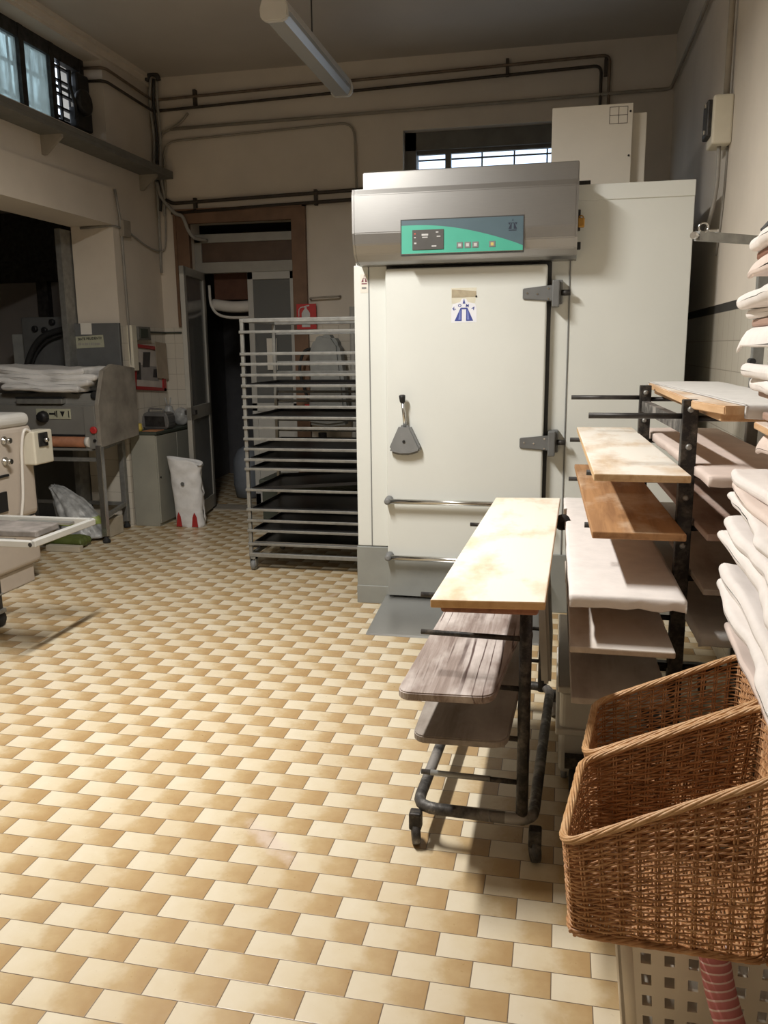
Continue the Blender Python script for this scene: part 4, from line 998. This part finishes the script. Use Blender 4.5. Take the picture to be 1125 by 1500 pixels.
# ================================================================== WICKER BASKETS, CRATE AND HOSE
def basket(bot, top, label, rows=30, seed=1):
    """bot/top: near-left, near-right, far-right, far-left corners"""
    B = [Vector(p) for p in bot]; T = [Vector(p) for p in top]
    cen = sum(B, Vector())/4
    t = thing('wicker_basket', label, 'basket', (cen.x, cen.y, min(p.z for p in B)), 'wicker display baskets')
    def loop(C, r=.045, step=.008):
        pts = []; n = 4
        for i in range(n):
            p, q, s = C[i-1], C[i], C[(i+1) % n]
            a, c = q+(p-q).normalized()*r, q+(s-q).normalized()*r
            for k in range(5):
                f = k/4; pts.append(a*(1-f)**2+q*2*f*(1-f)+c*f*f)
            e = C[(i+1) % n]+(q-s).normalized()*r; m = 16
            for k in range(1, m): pts.append(c+(e-c)*k/m)
        return pts
    lb, lt = loop(B), loop(T); n = len(lb)
    def at(v):
        return [a*(1-v)+c*v for a, c in zip(lb, lt)]
    # arc-length resample so that stakes are evenly spaced
    def resample(P, k):
        L = [0]
        for i in range(len(P)): L.append(L[-1]+(P[(i+1) % len(P)]-P[i]).length)
        out = []; j = 0
        for i in range(k):
            d = L[-1]*i/k
            while L[j+1] < d: j += 1
            f = (d-L[j])/max(1e-9, L[j+1]-L[j]); out.append(P[j]*(1-f)+P[(j+1) % len(P)]*f)
        return out
    NS = 42; SUB = 4; K = NS*SUB
    rb = resample(lb, K)
    # matching points on the top loop through the same loop parameter
    def param(P, k):
        L = [0]
        for i in range(len(P)): L.append(L[-1]+(P[(i+1) % len(P)]-P[i]).length)
        out = []; j = 0
        for i in range(k):
            d = L[-1]*i/k
            while L[j+1] < d: j += 1
            f = (d-L[j])/max(1e-9, L[j+1]-L[j]); out.append((j, f))
        return out
    pm = param(lb, K)
    rt = [lt[j]*(1-f)+lt[(j+1) % n]*f for j, f in pm]
    rnd = random.Random(seed)
    nrm = []
    for i in range(K):
        d = rb[(i+1) % K]-rb[i-1]; q = Vector((d.y, -d.x, 0)).normalized(); nrm.append(q)
    mb = MB()
    for r in range(rows):
        v = (r+.5)/rows; amp = .0034; jit = [rnd.uniform(-.0014, .0014) for _ in range(NS)]
        ph = r % 2; pts = []
        tilt = rnd.uniform(-.0018, .0018)
        for i in range(K):
            p = rb[i]*(1-v)+rt[i]*v
            w = math.cos(PI*i/SUB+PI*ph)
            p = p+nrm[i]*(amp*w)+Vector((0, 0, jit[(i//SUB) % NS]+tilt*math.sin(i*.11)+.0016*math.sin(PI*i/SUB*.5+r)))
            pts.append(p)
        hh = sum((rt[i]-rb[i]).length for i in range(0, K, 8))/len(range(0, K, 8))/rows
        mb.tube(pts, rnd.uniform(.0021, .0028), 5, closed=True)
    for s in range(NS):
        i = s*SUB
        for o in (-.0032, .0032):
            d = (rb[(i+1) % K]-rb[i-1]).normalized()*o
            mb.tube([rb[i]+d, rt[i]+d], .0026, 5)
    mb.build('woven_sides', 'wicker', t)
    def braid(P, name, mat, rad, tw, off, strands=3, turns=30):
        m = MB(); k = len(P)
        for q in range(strands):
            pts = []
            for i in range(k*2):
                p = P[i//2] if i % 2 == 0 else (P[i//2]+P[(i//2+1) % k])/2
                d = (P[(i//2+1) % k]-P[i//2-1]).normalized(); up = Vector((0, 0, 1)); sd = d.cross(up).normalized(); u2 = sd.cross(d)
                a = 2*PI*turns*i/(k*2)+2*PI*q/strands
                pts.append(p+off+sd*(tw*math.cos(a))+u2*(tw*.8*math.sin(a)))
            m.tube(pts, rad*rnd.uniform(.85, 1.1), 6, closed=True)
        m.build(name, mat, t)
    braid(rt, 'rim', 'wicker_rim', .0036, .0066, Vector((0, 0, .002)), 7, 6)
    braid(rb, 'foot_border', 'wicker', .0040, .0060, Vector((0, 0, .008)), 5, 10)
    # woven base
    m = MB()
    for k in range(11):
        f = (k+.5)/11; m.tube([B[0]*(1-f)+B[3]*f+Vector((0, 0, .006)), B[1]*(1-f)+B[2]*f+Vector((0, 0, .006))], .004, 6)
    nw = 44
    for k in range(nw):
        f = (k+.5)/nw; p0, p1 = B[0]*(1-f)+B[1]*f, B[3]*(1-f)+B[2]*f
        m.tube([p0*(1-g/22)+p1*(g/22)+Vector((0, 0, .006+.0045*math.cos(PI*g/2*1.0+PI*(k % 2)))) for g in range(23)], .0042, 5)
    m.build('woven_base', 'wicker', t)
    return t
ZB = .352
N0, N1 = 1.585, 1.965
basket([(.048, N0, ZB), (.445, N0-.012, ZB), (.470, N1-.02, ZB), (.088, N1-.02, ZB)],
       [(.027, N0, .560), (.437, N0-.015, .765), (.492, N1-.006, .742), (.078, N1-.006, .560)], 'nearest wicker basket with a sloping rim, on the white crate', 38, 1)
basket([(.098, N1+.02, ZB), (.475, N1+.018, ZB), (.500, 2.30, ZB), (.130, 2.30, ZB)],
       [(.082, N1+.012, .563), (.500, N1+.012, .748), (.507, 2.315, .733), (.122, 2.31, .563)], 'farther wicker basket standing right behind the nearest one', 38, 2)
# crate with square holes
def crate():
    t = thing('plastic_crate', 'white plastic crate with square holes under the wicker baskets', 'crate', (.38, 1.9, 0))
    x0, x1, y0, y1, zt = .150, .735, 1.655, 2.35, .345
    tp = .035
    def P(fx, fy, z):
        k = tp*(1-z/zt); return V((x0+k) if fx == 0 else (x1-k), (y0+k) if fy == 0 else (y1-k), z)
    b = MB(); th = .008; hs = []
    def face(a0, a1, b0, b1, nrm, nu, nv):
        # panel between bottom edge a0-a1 and top edge b0-b1 with a grid of square holes
        us = [0]; w = .88/nu
        for i in range(nu): us += [.06+(i+.28)*w, .06+(i+.72)*w]
        us.append(1); vs = [0]; h = 1/nv
        for i in range(nv): vs += [(i+.27)*h, (i+.77)*h]
        vs.append(1)
        f = lambda u, v: (a0*(1-u)+a1*u)*(1-v)+(b0*(1-u)+b1*u)*v
        for i in range(len(us)-1):
            for j in range(len(vs)-1):
                if i % 2 == 1 and j % 2 == 1: continue
                q = [f(us[i], vs[j]), f(us[i+1], vs[j]), f(us[i+1], vs[j+1]), f(us[i], vs[j+1])]
                b.hexa(q+[p+nrm*th for p in q])
    face(P(0, 0, 0), P(1, 0, 0), P(0, 0, zt), P(1, 0, zt), V(0, 1, 0), 10, 6)
    face(P(0, 1, 0), P(1, 1, 0), P(0, 1, zt), P(1, 1, zt), V(0, -1, 0), 10, 6)
    face(P(0, 0, 0), P(0, 1, 0), P(0, 0, zt), P(0, 1, zt), V(1, 0, 0), 12, 6)
    face(P(1, 0, 0), P(1, 1, 0), P(1, 0, zt), P(1, 1, zt), V(-1, 0, 0), 12, 6)
    b.build('perforated_sides', 'crate_white', t)
    MB().box(x0+tp, x1-tp, y0+tp, y1-tp, 0, .006).build('bottom', 'crate_white', t)
    r = MB()
    for fx, fy in ((0, 0), (1, 0), (0, 1), (1, 1)): MB().tube([P(fx, fy, .0)+V(.019*(1-2*fx), .019*(1-2*fy), .01), P(fx, fy, zt-.008)+V(.019*(1-2*fx), .019*(1-2*fy), 0)], .0235, 16).build('corner_post', 'crate_white', t)
    r = MB()
    for p, q in ((P(0, 0, zt), P(1, 0, zt)), (P(1, 0, zt), P(1, 1, zt)), (P(1, 1, zt), P(0, 1, zt)), (P(0, 1, zt), P(0, 0, zt))): r.bar(p-V(0, 0, .006), q-V(0, 0, .006), .014, .012, .002)
    r.build('rim', 'crate_white', t)
crate()
b = MB(); b.tube(sm([(.345, 1.622, .337), (.360, 1.60, .26), (.386, 1.555, .18), (.415, 1.49, .10), (.45, 1.41, .045), (.53, 1.25, .034), (.63, 1.0, .034)], 10), .0315, 18, uv=.0185)
solo(b, 'striped_hose', 'pink_stripes', 'pink hose ringed with white stripes leaning on the white crate', 'hose', (.4, 1.45, .1))

# ================================================================== LEFT BACK CORNER: CABINET, SACK, PICTURE
XC0, XC1, YC0, YC1 = XL+.012, -3.532, 6.775, 7.57
t = thing('metal_cabinet', 'grey-green metal cabinet in the left back corner', 'cabinet', ((XC0+XC1)/2, (YC0+YC1)/2, 0))
MB().box(XC0, XC1-.014, YC0, YC1, 0, .835, .004).build('carcass', 'cabinet_green', t)
MB().box(XC0-.002, XC1+.008, YC0-.01, YC1, .835, .86, .004).build('worktop', 'dark_green', t)
for a, c in ((YC0+.004, YC0+.40), (YC0+.405, YC1-.01)):
    d = MB().box(XC1-.014, XC1, a, c, .03, .825, .003).build('door', 'cabinet_green', t)
    MB().cyl((XC1, a+.03, .45), (XC1+.008, a+.03, .45), .008, 8).build('lock', 'dark_steel', d)
t = thing('radio', 'silver portable radio on the grey-green cabinet', 'radio', (-3.66, 7.12, .86))
rx = [(-3.785, .865), (-3.80, .92), (-3.79, .99), (-3.755, 1.02), (-3.56, 1.015), (-3.535, .99), (-3.53, .91), (-3.545, .865)]
MB().poly([(x, 7.02, z) for x, z in rx], (0, .16, 0), .012).build('case', 'silver', t)
MB().tube(fillet([(-3.74, 7.06, 1.01), (-3.73, 7.05, 1.05), (-3.59, 7.05, 1.045), (-3.58, 7.06, 1.01)], .03), .008, 8).build('handle', 'silver', t)
MB().poly([(x, 7.018, z) for x, z in ((-3.76, .885), (-3.765, .985), (-3.57, .98), (-3.56, .885))], (0, .006, 0)).build('grille', 'dark_steel', t)
b = MB().lathe([(.026, 0), (.028, .03), (.022, .036), (.024, .062), (.018, .07)], (-3.735, 6.86, .86), 14)
solo(b, 'jar', 'yellow', 'small yellow jar on the corner of the cabinet', 'jar', (-3.735, 6.86, .86))
b = MB().box(-3.69, -3.55, 6.82, 6.97, .86, .866, .002)
solo(b, 'cloth', 'orange_cloth', 'orange cloth lying flat beside the yellow jar', 'cloth', (-3.62, 6.9, .86))
b = MB().lathe([(.016, 0), (.018, .03), (.012, .045)], (-3.765, 6.90, .86), 12)
solo(b, 'salt_shaker', 'chrome', 'tiny shiny pot left of the yellow jar', 'pot', (-3.765, 6.9, .86))
def lump(mb, c, rx, ry, rz, seed, amp=.15, nu=22, nv=14):
    w = Wob(seed, 9, 2.2); w2 = Wob(seed+3, 9, 5)
    def f(u, v):
        a = 2*PI*u; e = PI*(v-.5); k = 1+amp*w(math.cos(a)*.35+.5, v)+amp*.5*w2(math.sin(a)*.3+.5, v)
        return Vector((c[0]+rx*k*math.cos(a)*math.cos(e), c[1]+ry*k*math.sin(a)*math.cos(e), c[2]+rz*(1+k*math.sin(e))))
    return mb.grid(f, nu, nv)
b = lump(MB(), (-3.60, 7.44, .862), .08, .07, .085, 3)
solo(b, 'plastic_bag', 'bag_clear', 'crumpled plastic bag at the back of the cabinet', 'bag', (-3.6, 7.44, .862))
b = MB().lathe([(.045, 0), (.055, .12), (.035, .17), (.03, .19)], (-3.705, 7.40, .862), 14)
for s in (-.02, .02): b.tube([(-3.705+s*.4, 7.40, 1.04), (-3.705+s*1.5, 7.39, 1.13)], .006, 6)
solo(b, 'utensil_pot', 'bag_clear', 'pale pot with two dark sticks behind the silver radio', 'pot', (-3.705, 7.4, .862))
# white paper sack on the floor
t = thing('paper_sack', 'tall white paper sack on the floor in front of the cabinet', 'sack', (-3.29, 6.86, 0))
w = Wob(21, 8, 2.0); w2 = Wob(25, 9, 5.5)
def sack(u, v):
    a = 2*PI*u; z = .61*v; q = 2.8
    rx = .130+.02*v+.10*max(0, v-.8)+.012*w(u, v); ry = .085-.02*v
    c, s_ = math.cos(a), math.sin(a)
    x = rx*math.copysign(abs(c)**(2/q), c); y = ry*math.copysign(abs(s_)**(2/q), s_)
    k = .016*w2(u, v*1.4)
    return Vector((-3.275-.035*v+x*(1+k*4), 6.86+y+k, z+(.02*w(u, .3)-.03*c*v if v > .95 else 0)))
mb = MB().grid(sack, 40, 26); mb.bm.faces.new([mb.bm.verts.new(sack(i/24, 0)) for i in range(24)])
so = mb.build('bag_body', 'bag_white', t)
md = so.modifiers.new('s', 'SOLIDIFY'); md.thickness = .004
for a, c in ((-3.385, -3.33), (-3.235, -3.175)):
    MB().poly([(a, 6.772, .006), (c, 6.772, .006), (c-.01, 6.770, .10), ((a+c)/2, 6.768, .14), (a+.012, 6.77, .10)], (0, .004, 0)).build('red_print', 'red_frame', t)
MB().lathe([(.018, 0), (.018, .002)], (-3.30, 6.765, .40), 14, (0, -1, 0)).build('round_print', 'hood_grey', t)
# picture, trunking and socket on the left wall
t = thing('framed_picture', 'red-framed picture partly covered by papers on the left wall', 'picture', (XL, 7.2, 1.4))
A = [(7.515, 1.185), (6.875, 1.235), (6.945, 1.64), (7.53, 1.60)]
def wl(f, g):  # point of the tilted picture, f along, g up
    (a, b_), (c, d), (e, h), (i, j) = A
    y = (c*(1-f)+a*f)*(1-g)+(e*(1-f)+i*f)*g; z = (d*(1-f)+b_*f)*(1-g)+(h*(1-f)+j*f)*g
    return y, z
def wpoly(pts, x, ext, name, mat, par): return MB().poly([(XL+x, *wl(f, g)) for f, g in pts], (ext, 0, 0)).build(name, mat, par)
R4 = lambda a, c, e, h: [(a, e), (c, e), (c, h), (a, h)]
b = MB()
for r in (R4(0, 1, 0, .075), R4(0, 1, .925, 1), R4(0, .085, 0, 1), R4(.915, 1, 0, 1)): b.poly([(XL+.005, *wl(f, g)) for f, g in r], (.022, 0, 0), .003)
b.build('frame', 'red_frame', t)
ph = wpoly(R4(.06, .94, .05, .95), .004, .006, 'print', 'photo_pale', t)
wpoly(R4(.12, .80, .22, .55), .0102, .001, 'picture_area', 'photo_mid', ph)
wpoly([(.30, .50), (.52, .52), (.55, .86), (.32, .84)], .0102, .0014, 'picture_area', 'photo_dark', ph)
wpoly([(.12, .22), (.26, .22), (.24, .60), (.12, .62)], .0102, .0016, 'picture_area', 'photo_dark', ph)
wpoly([(.62, .30), (.78, .30), (.76, .50), (.64, .48)], .0102, .0018, 'picture_area', 'photo_dark', ph)
solo(MB().poly([(XL+.0272, 7.34, 1.32), (XL+.0272, 7.565, 1.30), (XL+.0272, 7.55, 1.64), (XL+.0272, 7.33, 1.66)], (.003, 0, 0)), 'paper_sheet', 'brown_paper', 'beige paper hanging over the right side of the red frame', 'paper', (XL+.03, 7.45, 1.5))
solo(MB().box(XL, XL+.05, 6.87, 6.96, 1.40, 1.80, .006), 'cable_trunking', 'cream_box', 'cream cable trunking on the wall left of the red-framed picture', 'trunking', (XL, 6.9, 1.4))
t = thing('socket_box', 'small dark green socket box above the red-framed picture', 'socket', (XL, 7.1, 1.72))
MB().box(XL, XL+.05, 6.99, 7.22, 1.67, 1.79, .006).build('housing', 'shelf_grey', t)
MB().box(XL+.05, XL+.056, 7.02, 7.16, 1.69, 1.77, .002).build('cover', 'dark_green', t)
solo(MB().box(XL, XL+.02, 7.22, YB-.02, 1.735, 1.752).box(XL, DX0-.12, YB-.02, YB, 1.735, 1.752), 'dark_strip', 'dark_green', 'thin dark strip from the socket box round the corner to the doorway', 'strip', (XL+.1, YB, 1.74))

# ================================================================== DOUGH MACHINE with cloths on top
YM = 6.1
t = thing('dough_machine', 'grey steel dough moulding machine in front of the dark opening', 'dough machine', (-4.3, 6.4, 0))
b = MB().poly([(-4.95, YM, .90), (-4.95, YM, 1.14), (-4.95, YM+.03, 1.16), (-4.95, YM+.07, 1.235), (-4.95, 6.70, 1.24), (-4.95, 6.70, .90)], (1.245, 0, 0), .006)
b.build('body', 'stainless_dark', t)
b = MB().poly([(-3.70, YM-.012, .80), (-3.70, YM-.012, 1.15), (-3.70, YM+.10, 1.42), (-3.70, YM+.25, 1.47), (-3.70, 6.72, 1.43), (-3.70, 6.72, .84)], (.035, 0, 0), .004)
b.build('side_panel', 'side_steel', t)
MB().box(-3.80, -3.70, YM-.02, YM+.02, .79, 1.14, .003).build('control_strip', 'stainless_dark', t)
MB().lathe([(.030, 0), (.030, .014), (.022, .02)], (-3.715, YM-.02, .945), 16, (0, -1, 0)).build('stop_button', 'red', t)
MB().lathe([(.012, 0), (.012, .014)], (-3.712, YM-.02, .86), 12, (0, -1, 0)).build('start_button', 'black', t)
MB().lathe([(.035, 0), (.035, .03), (.02, .035)], (-3.72, YM+.06, 1.215), 14, (0, -1, .4)).build('side_knob', 'black', t)
MB().cyl((-3.70, YM+.06, 1.23), (-3.69, YM+.1, 1.34), .012, 8).build('side_lever', 'black', t)
hp = MB().poly([(x, YM+.05, z) for x, z in [(-4.42+.31*(1-math.cos(PI*i/12)), 1.145+.11*math.sin(PI*i/12)) for i in range(13)]], (0, .12, 0)).build('hopper', 'stainless_dark', t)
MB().box(-4.40, -3.98, YM-.03, YM+.06, 1.155, 1.20, .006).build('lip', 'galvanised', t)
MB().box(-4.40, -3.97, YM-.034, YM+.0, 1.200, 1.212).build('slot', 'black', t)
pp = MB().box(-4.24, -3.925, YM-.006, YM, 1.03, 1.115, .002).build('sign_plate', 'sign_cream', t)
for pts in ([(-4.02, 1.095), (-3.975, 1.095), (-3.9975, 1.05)],):
    MB().poly([(x, YM-.007, z) for x, z in pts], (0, -.001, 0)).build('pictogram', 'black', pp)
MB().box(-3.945, -3.938, YM-.008, YM-.006, 1.045, 1.10).box(-4.055, -4.046, YM-.008, YM-.006, 1.045, 1.10).box(-4.12, -4.07, YM-.008, YM-.006, 1.066, 1.082).box(-4.07, -4.06, YM-.008, YM-.006, 1.055, 1.095).build('pictogram', 'black', pp)
kn = MB().lathe([(.05, 0), (.05, .02), (.04, .05), (.02, .055)], (-4.17, YM-.006, 1.05), 10, (0, -1, 0)).build('selector_knob', 'black', t)
MB().box(-4.9, -3.80, YM-.01, YM+.03, .885, .905).build('mouth', 'black', t)
MB().cyl((-4.9, YM+.0, .845), (-3.775, YM+.0, .845), .045, 20).build('outlet_belt', 'brown_belt', t)
MB().cyl((-3.80, YM+.0, .845), (-3.765, YM+.0, .845), .047, 20).build('belt_end', 'white_plastic', t)
MB().box(-4.9, -3.75, YM-.02, YM+.05, .775, .795).build('belt_tray', 'stainless_dark', t)
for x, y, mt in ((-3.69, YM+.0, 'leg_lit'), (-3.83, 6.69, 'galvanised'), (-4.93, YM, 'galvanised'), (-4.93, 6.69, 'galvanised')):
    lg = MB().box(x-.024, x+.024, y-.024, y+.024, .06, .82, .003).build('leg', mt, t)
    MB().lathe([(.03, 0), (.032, .02), (.018, .04), (.016, .075)], (x, y, .0), 12).build('foot', 'black_rubber', lg)
b = MB().box(-4.93, -3.69, YM-.015, YM+.015, .685, .715).bar((-3.69, YM, .22), (-3.83, 6.69, .22), .03, .03).bar((-4.93, 6.69, .22), (-3.83, 6.69, .22), .03, .03).bar((-3.69, YM, .80), (-3.83, 6.69, .80), .03, .05)
b.build('braces', 'galvanised', t)
t2 = t
hood = MB().box(-4.245, -3.785, 6.71, 6.745, 1.15, 1.815, .004).build('back_panel', 'hood_grey', t)
sg = MB().poly([(-4.205, 6.709, 1.60), (-3.935, 6.709, 1.61), (-3.94, 6.709, 1.715), (-4.208, 6.709, 1.703)], (0, -.002, 0)).build('warning_label', 'sign_cream', hood)
text('lettering', 'SIATE PRUDENTI!', .030, (-4.07, 6.7065, 1.683), 'black', sg, (1, 0, .03), (-.03, 0, 1), .0005, .0006)
b = MB(); random.seed(11); xx = -4.185
while xx < -3.97:
    ww = random.uniform(.004, .012); b.box(xx, xx+ww, 6.7065, 6.709, 1.628, 1.645+random.uniform(0, .006)); xx += ww+random.choice((.003, .004, .010))
b.build('small_print', 'photo_mid', sg)
MB().box(-4.15, -4.045, 6.705, 6.71, 1.72, 1.818).build('white_tape', 'white_paper', hood)
# cloths heaped on the machine
def heap(c, z, th, mat, label, seed, wav=.02):
    b = cloth_slab(MB(), c, z, th, seed, 26, 18, .014)
    w = Wob(seed+200, 6, 1.6)
    w9 = Wob(seed+300, 8, 4.5)
    for v in b.bm.verts: v.co.z += wav*w((v.co.x+5)*.8, v.co.y*.6)+.009*w9((v.co.x+5)*.7, v.co.y*.5)+.035*((v.co.x+4.05)/.45)**2*.6
    return solo(b, 'flour_cloth', mat, label, 'cloth', (c[0][0], c[0][1], z), 'cloths heaped on the dough machine')
heap([(-4.50, 6.03), (-3.80, 6.03), (-3.84, 6.60), (-4.60, 6.60)], 1.25, .05, 'cloth_cool', 'lowest cloth of the heap on the dough machine, corners pointing down', 61)
heap([(-4.58, 6.08), (-3.74, 6.09), (-3.76, 6.60), (-4.62, 6.60)], 1.285, .055, 'cloth_cool', 'second lowest folded cloth of the heap on the dough machine', 62)
heap([(-4.60, 6.10), (-3.72, 6.12), (-3.74, 6.62), (-4.66, 6.62)], 1.325, .06, 'cloth_cool', 'second highest folded cloth of the heap on the dough machine', 63)
heap([(-4.62, 6.12), (-3.80, 6.13), (-3.73, 6.64), (-4.66, 6.64)], 1.37, .07, 'cloth_cool', 'top cloth of the heap on the dough machine', 64, .03)
# sack and box under the machine
def lump2(mb, k, uu, vv):
    w, w2, w3 = Wob(71, 9, 1.2), Wob(72, 9, 3.0), Wob(73, 11, 7)
    def f(u, v):
        u = uu[0]+(uu[1]-uu[0])*u; v = vv[0]+(vv[1]-vv[0])*v
        a = 2*PI*u; ca, sa = math.cos(a), math.sin(a)
        h = .60*v                                   # floppy bag: full base, neck pulled over to the left
        prof = (.22*(1-.75*v**1.3))*min(1, (v/.05)**.5 if v < .05 else 1)*(1 if v < .97 else .55)
        pl = 1+.16*abs(math.sin(4.5*a+3*v+1.5*w(v, .3)))-.10+.10*w2(ca*.3+.5, v+.2*sa)+.05*w3(ca*.4+sa*.3, v)
        z = h*(1-.25*v)+.012*w3(ca*.5, v)*min(1, v*6)
        return Vector((-3.97-.28*v**1.5+prof*pl*k*ca, 6.22+.05*v+prof*.8*pl*k*sa, max(.002, z)))
    return mb.grid(f, int(70*(uu[1]-uu[0]))+4, int(36*(vv[1]-vv[0]))+3)
LS = lambda mb, k=1.0, uu=(0, 1), vv=(0, 1): lump2(mb, k, uu, vv)
b = LS(MB())
s_ = thing('plastic_sack', 'shiny plastic sack with a green band under the dough machine', 'sack', (-4.0, 6.2, 0))
b.build('sack_body', 'bag_clear', s_)
LS(MB(), 1.03, (.60, 1.08), (.24, .36)).build('green_band', 'bag_green', s_)
b = cloth_slab(MB(), [(-4.12, 5.86), (-3.76, 5.85), (-3.78, 6.02), (-4.15, 6.02)], .004, .085, 72, 14, 8, .012)
solo(b, 'green_bag', 'bag_olive', 'flat dark green bag on the floor under the dough machine', 'bag', (-3.92, 5.92, 0))
b = MB().box(-4.02, -3.72, 5.74, 5.80, .002, .05, .004)
solo(b, 'wooden_slat', 'cardboard', 'pale slat lying on the floor beside the machine leg', 'slat', (-3.87, 5.77, 0))
b = MB().box(-3.90, -3.755, 6.28, 6.50, .002, .16, .006)
solo(b, 'cardboard_box', 'cardboard', 'small cardboard box on the floor behind the machine leg', 'box', (-3.82, 6.39, 0))
# grey machine and dark panels in the side room
t = thing('side_room_machine', 'grey cabinet machine with a black hose in the dark side room', 'machine', (-5.0, 7.2, 0))
p, q = on(30, 465, Y=7.0), on(95, 462, Y=7.0)
MB().box(p.x, q.x, 7.0, 7.5, 0, p.z, .01).build('housing', 'hood_grey', t)
MB().box(p.x-.15, p.x, 7.05, 7.5, 0, p.z-.15, .01).build('side_cabinet', 'shroud_grey', t)
for x, z in ((66, 484), (77, 472), (52, 482)):
    k = on(x, z, Y=7.0); MB().lathe([(.03, 0), (.03, .02), (.02, .03)], k, 12, (0, -1, 0)).build('knob', 'black', t)
a = [on(x, y, Y=6.93) for x, y in ((38, 540), (48, 512), (65, 492), (95, 482), (108, 480))]
MB().tube(sm(a), .028, 10).build('black_hose', 'black_rubber', t)
a = [on(x, y, Y=6.95) for x, y in ((45, 540), (55, 515), (72, 498), (98, 489))]
MB().tube(sm(a), .012, 8).build('thin_hose', 'black_rubber', t)
b = MB()
for x in (-6.1, -5.05, -4.42): b.box(x-.06, x+.06, 7.53, 7.6, 0, 2.9)
b.box(-7, -4.2, 7.52, 7.6, 2.25, 2.45).box(-7, -4.2, 7.50, 7.6, 2.45, 2.9)
st = structure(b, 'trim_4', 'dark_steel', 'dark frame of the glazed partition in the side room', 'partition')
b = MB().box(-4.26, -4.21, 6.6, 6.8, 0, 2.6)
structure(b, 'trim_5', 'galvanised', 'steel post beside the left opening', 'post')

# ================================================================== MIXER AND TROLLEY
XM = -3.55
t = thing('dough_mixer', 'cream dough mixer body at the left edge', 'mixer', (-3.9, 4.5, 0))
MB().box(-4.3, XM-.03, 4.0, 4.965, 0, .13, .01).build('plinth', 'cream_machine', t)
MB().box(-4.35, XM, 3.95, 5.03, .13, .47, .035, 4).build('base', 'cream_machine', t)
MB().box(-4.35, XM, 4.1, 5.055, .46, 1.10, .05, 4).build('column', 'cream_machine', t)
MB().box(-4.33, XM-.015, 4.1, 5.0, .44, .475).build('gap', 'black', t)
MB().box(-4.40, XM+.012, 3.9, 5.02, 1.085, 1.175, .04, 4).build('head_cover', 'lamp_white', t)
for y, z in ((4.73, 1.01), (4.72, .875)):
    MB().lathe([(.028, 0), (.028, .012), (.014, .016), (.014, .035), (.02, .04), (.018, .055)], (XM, y, z), 14, (1, 0, 0)).build('knob', 'chrome', t)
MB().box(XM, XM+.012, 4.55, 4.74, .775, .79).build('dark_slot', 'black', t)
MB().box(XM, XM+.012, 4.6, 4.70, .55, .68).build('dark_slot', 'black', t)
c = MB().box(XM-.02, XM+.085, 4.93, 5.14, .82, 1.05, .012, 3).build('control_box', 'cream_box', t)
MB().box(XM+.085, XM+.095, 4.975, 5.075, .94, 1.035, .004).build('switch_plate', 'dark_steel', c)
MB().lathe([(.02, 0), (.014, .03), (.006, .032)], (XM+.095, 5.03, .985), 12, (1, 0, 0)).build('switch', 'chrome', c)
MB().tube(sm([(XM+.05, 4.95, 1.05), (XM+.045, 4.89, 1.06), (XM+.03, 4.87, .95), (XM+.025, 4.86, .80), (XM+.025, 4.84, .62), (XM+.02, 4.81, .48)]), .010, 8).build('power_cord', 'white_plastic', t)

HZ = .64
cf, cn = on(140, 764, Z=HZ), on(43, 797, Z=HZ)
t = thing('work_trolley', 'low trolley with a white tube frame at the left edge', 'trolley', (-3.2, 3.8, 0))
xr = (cf.x+cn.x)/2; yn, yfz = cn.y, cf.y
b = MB()
for p, q in (((xr, yn, HZ), (xr, yfz, HZ)), ((-4.2, yfz, HZ), (xr, yfz, HZ)), ((-4.2, yn, HZ), (xr, yn, HZ))): b.bar(p, q, .034, .034, .004)
b.build('top_frame', 'white_frame', t)
MB().cyl((xr, yn-.016, HZ), (xr, yn-.0175, HZ), .011, 12).build('tube_end', 'black', t)
MB().bar((-2.98, yfz-.06, HZ), (-2.64, yfz-.06, HZ), .05, .012).build('slotted_bar', 'galvanised', t)
LX = -3.17
for y in (yn+.15, yfz-.05):
    lgo = MB().bar((LX, y, .10), (LX, y, HZ), .035, .035, .003).build('leg', 'dark_steel', t)
    MB().lathe([(.004, -.018), (.044, -.014), (.046, 0), (.044, .014), (.004, .018)], (LX, y, .047), 16, (1, 0, 0)).build('caster', 'black_rubber', lgo)
    MB().box(LX-.03, LX+.03, y-.03, y+.03, .085, .11, .004).build('caster_fork', 'galvanised', lgo)
for z, mt in ((.53, 'stainless_dark'), (.20, 'stainless_dark')):
    MB().box(-4.2, LX+.02 if z < .4 else LX+.14, yn+.1, yfz-.02, z-.01, z, .002).build('lower_shelf', mt, t)
for y in (yn+.10, yfz-.02): MB().cyl((-4.2, y, .545), (LX+.14, y, .545), .010, 8).build('shelf_rail', 'chrome', t)
k1, k2 = on(52, 779, Z=HZ+.05), on(86, 766, Z=HZ+.05)
b = MB().quad([(-4.2, k1.y-.03), (k1.x, k1.y), (k2.x, k2.y), (-4.2, k2.y+.06)], HZ+.018, HZ+.052, .006)
solo(b, 'peel_board', 'board_grey', 'grimy grey board lying across the white trolley frame', 'board', (-3.5, 3.8, HZ+.018))
